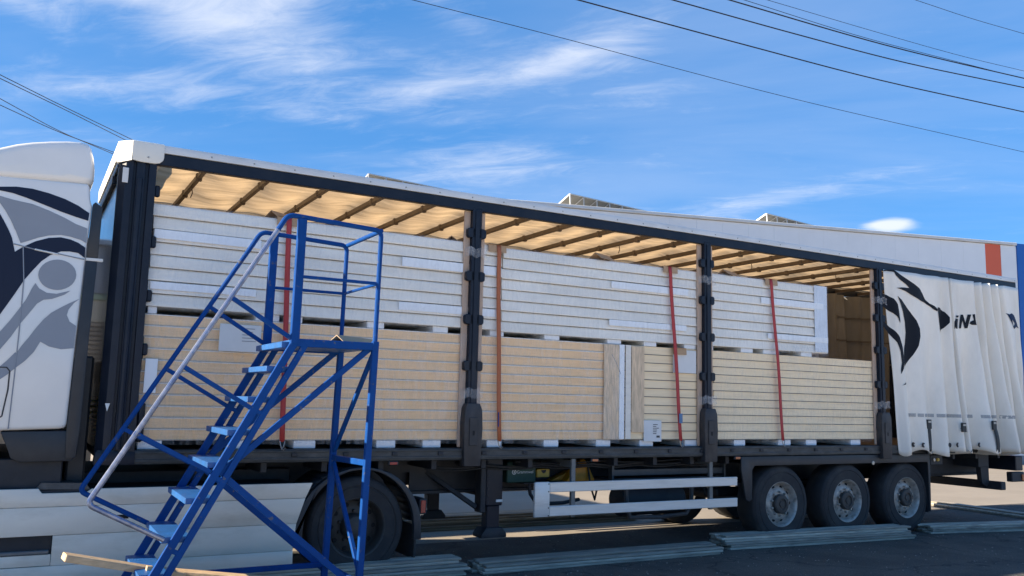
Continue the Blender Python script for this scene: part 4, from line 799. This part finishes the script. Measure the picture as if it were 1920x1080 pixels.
DEFL = [(-2.093, 3.372), (-1.895, 3.547), (-1.684, 3.672), (-1.464, 3.776), (-1.234, 3.863), (-1.116, 3.915), (-0.996, 3.953), (-0.847, 3.988), (-0.704, 4.013), (-0.608, 4.02), (-0.555, 4.012), (-0.525, 3.971), (-0.502, 3.895), (-0.487, 3.796), (-0.486, 3.696), (-0.508, 3.642), (-1.21, 3.596), (-2.107, 3.514)]
dcx, dcz = -1.05, 3.74
dm = MB(); nD = len(DEFL); lay = [(-0.008, 0.0), (-0.006, 0.55), (0.0, 0.88), (0.02, 0.955), (0.06, 0.99), (0.12, 1.0), (2.38, 1.0), (2.44, 0.99), (2.48, 0.955), (2.5, 0.88), (2.506, 0.55), (2.508, 0.0)]
for y, k in lay: dm.v += [(dcx+(x-dcx)*k, y, dcz+(z-dcz)*k) for x, z in DEFL]
for i in range(len(lay)-1):
    for j in range(nD): j2 = (j+1) % nD; dm.f.append((i*nD+j, i*nD+j2, (i+1)*nD+j2, (i+1)*nD+j)); dm.mi.append(0)
df = dm.build('roof_deflector', M_WHITE, tk_, 60)
flat = lambda x, z: 0.0
for P, m in ((G_ARC, M_NAVY), (G_WING, M_GREY), (G_NAVY, M_NAVY), (G_DISC, M_GREY), (G_SWOOSH, M_GREY), (G_TAIL, M_GREY)): decal(P, flat, 5).build('graphic', m, cb_, 0)
seam = MB()
for q in ([(-0.988, 3.02), (-0.958, 2.73), (-0.955, 2.30), (-0.958, 1.9), (-0.965, 1.47)], [(-1.06, 3.035), (-0.9, 3.005), (-0.72, 2.985), (-0.51, 2.955)]):
    seam.tube([(x, -0.004, z) for x, z in q], 0.005, 6)
seam.build('body_seam', M_GREY, cb_)
MB().tube([(-0.90, -0.006, 3.005), (-0.72, -0.006, 2.98)], 0.008, 6).build('seam_trim', M_STRIP, cb_)
hs_ = MB().tube([(-1.9, -0.003, 1.985), (-1.02, -0.003, 1.985), (-0.995, -0.003, 1.955), (-0.995, -0.003, 1.80), (-1.02, -0.003, 1.58), (-1.05, -0.003, 1.555), (-1.9, -0.003, 1.55)], 0.006, 6).build('hatch_seam', M_PLAST, cb_)
MB().prism([(-0.482, 3.46), (-0.46, 3.485), (-0.40, 3.44), (-0.402, 2.98), (-0.495, 2.98)], 0.01, 0.05, 0.006).build('side_fairing', M_PLAST, tk_)
MB().prism([(-0.497, 2.95), (-0.404, 2.95), (-0.418, 2.2), (-0.425, 1.5), (-0.44, 1.23), (-0.52, 1.22), (-0.53, 1.46), (-0.515, 2.2)], 0.01, 0.05, 0.006).build('side_fairing', M_PLAST, tk_)
MB().prism([(-0.482, 3.46), (-0.46, 3.485), (-0.40, 3.44), (-0.44, 1.23), (-0.53, 1.22)], 2.45, 2.49, 0.006).build('side_fairing', M_PLAST, tk_)
MB().box(-0.50, -0.36, 0.012, 0.045, 2.950, 2.978, 0.004).build('fairing_hinge', M_STRIP, tk_)
MB().prism([(-1.02, 1.45), (-0.54, 1.46), (-0.44, 1.44), (-0.43, 1.26), (-0.47, 1.20), (-0.86, 1.195), (-0.93, 1.23), (-0.955, 1.30)], 0.02, 0.5, 0.012).build('rear_wing', M_PLAST, tk_)
MB().prism([(-1.9, 1.45), (-1.05, 1.45), (-1.06, 1.28), (-1.15, 1.20), (-1.9, 1.18)], 0.03, 0.4, 0.012).build('step_panel', M_PLAST, tk_)
# windscreen, door window, front
MB().prism([(-2.785, 2.05), (-2.545, 3.0), (-2.535, 3.0), (-2.775, 2.05)], 0.18, 2.32).build('windscreen', M_GLASS, tk_)
MB().prism([(-2.55, 2.25), (-2.36, 3.05), (-1.78, 3.05), (-1.72, 2.2)], -0.006, 0.004, 0).build('door_window', M_GLASS, tk_)
MB().box(-2.86, -2.70, 0.03, 2.47, 0.32, 0.98, 0.03).build('bumper', M_WHITE, tk_)
MB().box(-2.82, -2.76, 0.5, 2.0, 1.1, 1.9, 0.02).build('grille', M_PLAST, tk_)
for y in (0.12, 2.06): MB().box(-2.875, -2.84, y, y+0.32, 0.62, 0.84, 0.01).build('headlight', M_GLASS, tk_)
fw = wheel(-1.62, 0.05, 0.5, 0.32, tk_)
dw = wheel(2.15, 0.04, 0.505, 0.32, tk_, True)
for x in (-1.62, 2.15):
    MB().lathe([(0.30, 0.0), (0.5, 0.0), (0.5, 0.3), (0.30, 0.3)], (x, 2.1, 0.505), 32).build('tyre', M_RUBBER, tk_)
    MB().tube([(x, 0.3, 0.505), (x, 2.2, 0.505)], 0.09, 10).build('axle', M_CHASSIS, tk_)
MB().lathe([(0.15, 0.0), (0.505, 0.0), (0.505, 0.3), (0.15, 0.3)], (2.15, 0.40, 0.505), 32).lathe([(0.0, 0.1), (0.3, 0.1)], (2.15, 0.40, 0.505), 24).build('inner_tyre', M_RUBBER, tk_)
# front wheel arch panel
MB().prism([(-2.7, 0.95), (-2.7, 0.35), (-2.2, 0.35), (-2.15, 0.75), (-1.95, 1.0), (-1.62, 1.1), (-1.3, 1.0), (-1.1, 0.75), (-1.06, 0.99), (-1.2, 1.18), (-2.7, 1.18)], 0.0, 0.04, 0.004).build('wheel_arch', M_WHITE, tk_)
# side skirt: separate pressed panels
def skirt(zs0, zs1, x0, x1a, x1b, nm='skirt_panel', y=0.0):
    return MB().prism([(x0, zs0), (x1b, zs0), (x1a, zs1), (x0, zs1)], y, y+0.035, 0.0025).build(nm, M_SKIRT, tk_)
xa = lambda z: 1.66 - 0.16*((0.97-z)/0.75)**1.0 - 0.06*math.sin(math.pi*(0.97-z)/0.75)
zz = [0.20, 0.335, 0.585, 0.822, 0.966, 0.966]
for i in range(4):
    z0_, z1_ = zz[i]+0.0015, zz[i+1]-0.0015
    if i == 3:
        MB().prism([(-1.05, z0_), (xa(z0_), z0_), (xa(z1_), z1_), (-0.29, z1_), (-0.33, z1_-0.03), (-0.67, z1_-0.03), (-0.70, z1_+0.01), (-1.05, z1_+0.01)], 0.0, 0.035, 0.0025).build('skirt_panel', M_SKIRT, tk_)
    elif i == 1:
        MB().prism([(-0.56, z0_), (xa(z0_), z0_), (xa(z1_), z1_), (-0.56, z1_)], 0.004, 0.035, 0.0025).build('skirt_panel', M_SKIRT, tk_)
        MB().prism([(-1.05, 0.338), (-0.563, 0.338), (-0.563, 0.43), (-1.05, 0.43)], 0.01, 0.04, 0.005).build('skirt_panel', M_SKIRT, tk_)
        st_ = MB().box(-1.05, -0.565, 0.10, 0.14, 0.43, 0.583).build('step_recess', M_SKIRT, tk_)
        MB().box(-1.05, -0.58, 0.0, 0.14, 0.435, 0.465, 0.006).build('step_tread', mat('step_alu', (0.16, 0.165, 0.17), 0.5, 0.4, 0.2, 20), tk_)
    else: skirt(z0_, z1_, -1.05, xa(z1_), xa(z0_), y=0.002*(i % 2))
MB().box(-0.10, 0.02, -0.004, 0.02, 0.70, 0.735, 0.003).build('skirt_latch', M_BLACK, tk_)
MB().box(-1.04, 1.48, 0.05, 0.6, 0.24, 0.955).build('fuel_tank', M_CHASSIS, tk_)
MB().prism([(-0.72, 0.965), (-0.68, 1.02), (-0.34, 1.01), (-0.30, 0.955)], 0.05, 0.6).build('catwalk', mat('catwalk_alu', (0.07, 0.075, 0.08), 0.5, 0.3, 0.3, 25), tk_)
for y in (0.85, 1.55): MB().box(-2.5, 3.0, y, y+0.1, 0.72, 0.98).build('frame_rail', M_CHASSIS, tk_)
MB().prism([(1.55, 1.0), (1.7, 1.09), (2.6, 1.09), (2.75, 1.0)], 0.75, 1.75).build('fifth_wheel', M_CHASSIS, tk_)
MB().box(-0.45, 1.60, 0.61, 1.95, 0.72, 1.06, 0.01).build('chassis_gap_filler', M_CHASSIS, tk_)  # added dark box that blacks out the gap below the deck
MB().box(-2.6, -0.53, 0.10, 2.4, 0.96, 1.22, 0.01).build('cab_underbody', M_CHASSIS, tk_)
# fender over the drive wheel
arc = []
for k in range(25):
    a_ = R(186-k*(186-4)/24); arc.append((2.17+0.585*math.cos(a_), 0.48+0.60*math.sin(a_)))
arc2 = []
for k in range(25):
    a_ = R(4+k*(186-4)/24); rr = 0.66+0.02*math.sin(k); arc2.append((2.17+0.665*math.cos(a_), 0.48+0.61*max(-0.1, math.sin(a_)) if 0 else 0.48+0.625*math.sin(a_)))
fe = [(2.755, 0.36)] + [(x, z) for x, z in reversed(arc)] + [(1.56, 0.42)] + [(1.50, 0.42)] + [(x, z) for x, z in reversed(arc2)] + [(2.84, 0.36)]
MB().prism(fe, 0.012, 0.07, 0.006).build('fender', M_PLAST, tk_)
fg = MB()
for k in range(24):
    (x0, z0_), (x1, z1_) = arc2[k], arc2[k+1]
    fg.add([(x0, 0.07, z0_), (x1, 0.07, z1_), (x1, 0.68, z1_), (x0, 0.68, z0_)], [(0, 1, 2, 3)])
fgo = fg.build('fender_top', M_PLAST, tk_); fgo.modifiers.new('t', 'SOLIDIFY').thickness = 0.012
MB().box(2.78, 2.80, 0.06, 0.66, 0.16, 0.50).build('mud_flap', M_RUBBER, tk_)
tl = MB().box(2.845, 2.93, 0.10, 0.40, 0.60, 0.76, 0.008).build('tail_lamp', M_PLAST, tk_); MB().box(2.86, 2.915, 0.092, 0.101, 0.615, 0.745, 0.004).build('lens', M_LAMP, tl)
# air lines between cab and trailer
for y, m, nm in ((0.95, M_YELB, 'yellow'), (1.10, M_LAMP, 'red'), (1.25, M_CHASSIS, 'black')):
    pts = []
    for k in range(260):
        f = k/259; pts.append((lerp(-0.46, -0.30, f)+0.03*math.cos(k*0.6), y+0.03*math.sin(k*0.6), 1.75-0.45*math.sin(math.pi*f)))
    MB().tube(pts, 0.007, 5).build('air_line', m, tk_)
MB().box(-0.50, -0.34, 0.30, 2.3, 0.98, 2.12, 0.02).build('cab_rear_frame', M_PLAST, tk_)

# ================================================================== blue mobile step ladder
ld = thing('platform_ladder', (0.8, -1.05, 0), 'blue steel platform ladder with handrails standing against the trailer', 'ladder')
Yn, Yf = -1.5, -0.6
def both(): return ((Yn, 0), (Yf, 1))
GX = lambda z: 0.07+(z-0.515)*(0.982-0.07)/(2.226-0.515)   # upper stringer line
for y, far in both():
    zb = 0.06
    MB().bar((GX(zb), y, zb), (GX(2.25), y, 2.25), 0.035, 0.062).build('stringer', M_BLUE, ld)
    MB().bar((GX(zb)+0.095, y+(0.02 if far else -0.0), zb), (GX(2.235)+0.095, y+(0.02 if far else 0.0), 2.235), 0.035, 0.05).build('stringer', M_BLUE, ld)
    for z in (0.65, 1.17, 1.68): MB().bar((GX(z)+0.03, y, z), (GX(z)+0.075, y, z-0.02), 0.03, 0.035).build('stringer_link', M_BLUE, ld)
    MB().bar((0.47, y+0.02, 1.20), (1.64, y+0.02, 2.225), 0.03, 0.05).build('brace', M_BLUE, ld)
    MB().bar((0.50, y+0.02, 1.19), (1.63, y+0.02, 0.25), 0.03, 0.05).build('brace', M_BLUE, ld)
    MB().bar((1.675, y, 2.28), (1.62, y, 0.06), 0.05, 0.055).build('leg', M_BLUE, ld)
    MB().bar((0.10, y, 0.30), (1.62, y, 0.30), 0.04, 0.045).build('base_rail', M_BLUE, ld)
    MB().bar((0.985, y, 2.22), (0.995, y, 3.255), 0.05, 0.07).build('post', M_BLUE, ld)
    MB().bar((0.95, y, 2.235), (1.70, y, 2.235), 0.04, 0.065).build('platform_frame', M_BLUE, ld)
    # handrail: one bent tube, worn bare on the sloping part
    def rounded(pts, r=0.06):
        out = [Vector(pts[0])]
        for i in range(1, len(pts)-1):
            p, q, s_ = Vector(pts[i-1]), Vector(pts[i]), Vector(pts[i+1]); d1 = (p-q).normalized(); d2 = (s_-q).normalized()
            rr = min(r, (p-q).length*0.45, (s_-q).length*0.45)
            a_, b_ = q+d1*rr, q+d2*rr
            for k in range(6): t = k/5; out.append((1-t)**2*a_+2*t*(1-t)*q+t*t*b_)
        out.append(Vector(pts[-1])); return out
    MB().tube(rounded([(0.80, y, 3.14), (0.875, y, 3.275), (1.685, y, 3.235), (1.672, y, 2.26)]), 0.021, 10).build('guard_rail', M_BLUE, ld)
    MB().tube(rounded([(0.80, y, 3.14), (-0.425, y, 1.01), (0.105, y, 0.735)], 0.05), 0.020, 10).build('handrail', M_WORN if not far else M_BLUE, ld)
    MB().tube([(1.0, y, 2.775), (1.678, y, 2.775)], 0.014, 8).build('mid_rail', M_BLUE, ld)
    for p, q in (((0.46, 2.567), (0.965, 2.262)), ((0.145, 2.013), (0.70, 1.69)), ((-0.155, 1.513), (0.40, 1.22))):
        MB().bar((p[0], y, p[1]), (q[0], y, q[1]), 0.03, 0.034).build('rail_support', M_BLUE, ld)
    for x in (0.02, 1.62):
        MB().lathe([(0.0, -0.02), (0.05, -0.02), (0.06, -0.012), (0.06, 0.012), (0.05, 0.02), (0, 0.02)], (x if x > 1 else GX(0.06), y+(0.06 if far else -0.06), 0.063), 20).build('castor', M_RUBBER, ld)
MB().tube([(1.685, Yn, 3.235), (1.685, Yf, 3.235)], 0.020, 10).build('end_rail', M_BLUE, ld)
MB().tube([(1.679, Yn, 2.775), (1.679, Yf, 2.775)], 0.014, 8).build('end_rail', M_BLUE, ld)
MB().bar((1.64, Yn, 1.27), (1.655, Yf, 1.25), 0.05, 0.04, (0, 0, 1)).build('cross_bar', M_BLUE, ld)
MB().bar((1.67, Yn, 2.20), (1.655, Yf, 1.30), 0.035, 0.035, (1, 0, 0)).build('cross_brace', M_BLUE, ld)
MB().bar((1.655, Yf, 1.22), (1.62, Yn, 0.40), 0.035, 0.035, (1, 0, 0)).build('cross_brace', M_BLUE, ld)
MB().bar((1.63, Yn, 0.30), (1.63, Yf, 0.30), 0.04, 0.04, (0, 0, 1)).build('base_rail', M_BLUE, ld)
M_TREAD_LIT = mat('tread_blue_lit', (0.012, 0.095, 0.30), 0.45, 0.1, 0.25, 14, bump=0.25, bscale=70, dark=(0.03, 0.07, 0.15), damt=0.5, dscale=8)  # lighter than the ladder blue: sunlight on the treads put into the colour
pf = MB().box(0.98, 1.69, Yn+0.021, Yf-0.021, 2.215, 2.262, 0.004).build('platform_plate', M_TREAD_LIT, ld)
for z in (2.235, 2.04, 1.793, 1.535, 1.29, 1.027, 0.75, 0.49, 0.24):
    x = GX(z)
    if z > 2.2: MB().box(x-0.10, 0.975, Yn+0.02, Yf-0.02, z-0.045, z+0.004, 0.004).build('step', M_TREAD_LIT, ld); continue
    MB().box(x-0.105, x+0.105, Yn+0.019, Yf-0.019, z-0.045, z, 0.004).build('step', M_TREAD_LIT, ld)
angle_card((1.36, -1.42, 2.266), 0.55, 'small cardboard angle left standing on the ladder platform', 0.095, -0.95, mat('card_light', (0.46, 0.33, 0.21), 0.8, 0, 0.1, 8))
# boards at the ladder's foot
def board(p, q, wd_, th_, label, m=M_WOOD, side=(0, 1, 0)):
    single('timber_board', MB().bar(p, q, wd_, th_, side), m, label, 'board', 'boards at the foot of the ladder', 30)
board((-0.53, -1.25, 0.615), (0.32, -1.12, 0.40), 0.13, 0.05, 'raw timber board sticking out left through the ladder foot')
board((0.10, -1.0, 0.43), (0.95, -1.3, 0.345), 0.13, 0.045, 'second pale board lying low across the ladder foot')
board((0.02, -1.3, 0.26), (0.05, -1.3, 0.52), 0.05, 0.045, 'short wood block propping the boards at the ladder foot')

# ================================================================== piles of side slats on the ground
slm = MB().box(-1.64, 1.64, -0.058, 0.058, 0, 0.026, 0.004).box(-1.64, 1.64, -0.060, 0.060, 0.010, 0.016, 0.001).mesh('side_slat', M_SLAT)
slb = MB().box(-1.9, 1.9, -0.06, 0.06, 0, 0.028, 0.004).mesh('side_slat', M_SLATB)
def pile(cx, cy, rz, rows, label, me=slm, zb=0.004, sx=1.0):
    z = zb
    for ri, n in enumerate(rows):
        for j in range(n):
            o = bpy.data.objects.new('side_slat', me); COL.objects.link(o)
            off = (j-(n-1)/2)*0.13+rnd(-0.025, 0.025)
            o.location = (cx-off*math.sin(rz)+rnd(-.06, .06), cy+off*math.cos(rz), z); o.rotation_euler.z = rz+rnd(-.006, .006); o.scale = (sx, 1, 1)
            pos = {1: ['only'], 2: ['nearer', 'farther'], 3: ['nearest', 'middle', 'farthest'], 4: ['nearest', 'second nearest', 'third nearest', 'farthest'], 5: ['nearest', 'second nearest', 'middle', 'second farthest', 'farthest']}[n][j]
            lay = 'top' if ri == len(rows)-1 else ('bottom', 'second', 'third', 'fourth', 'fifth')[ri]
            tag(o, '%s, %s in the %s layer' % (label, pos, lay), 'slat', 'side slats in piles on the ground')
        z += 0.0285
pile(1.62, 0.02, -0.02, (3, 3, 3, 3, 2, 2), 'grey slat of the pile below the drive wheel')
pile(5.08, -0.06, -0.01, (3, 3, 3, 2), 'grey slat of the pile below the side guard')
pile(8.66, -0.02, -0.085, (3, 3, 3, 3, 2, 2), 'grey slat of the pile against trailer wheels')
pile(12.62, -0.30, -0.20, (3, 3, 3, 2), 'grey slat of the pile below gathered curtain')
pile(5.75, 2.90, -0.03, (5, 5, 4, 4, 4, 3), 'brownish slat of the pile beyond the trailer', slb)
pile(14.55, 1.35, math.pi/2-0.08, (3, 2, 2), 'grey slat of the crosswise pile behind trailer')

# grit and small stones lying on the asphalt
gr = MB(); rg = random.Random(5)
for i in range(2600):
    x, y = rg.uniform(-1.2, 13.5), rg.uniform(-2.75, 1.75); r_ = 0.003+0.011*rg.random()**3; a0 = rg.uniform(0, 6.28)
    P = [(x+r_*math.cos(a0+k*2.094)*rg.uniform(.7, 1.3), y+r_*math.sin(a0+k*2.094)*rg.uniform(.7, 1.3), 0.0042) for k in range(3)]+[(x, y, 0.0042+r_*rg.uniform(.6, 1.1))]
    gr.add(P, [(0, 1, 3), (1, 2, 3), (2, 0, 3)])
go = gr.build('gravel', mat('grit', (0.26, 0.24, 0.21), 0.85, 0, 0.4, 30), None, 0); tag(go, 'loose grit scattered over the dark asphalt', 'gravel', None, 'stuff')

for o in ORG:
    if '_o' in o: del o['_o']
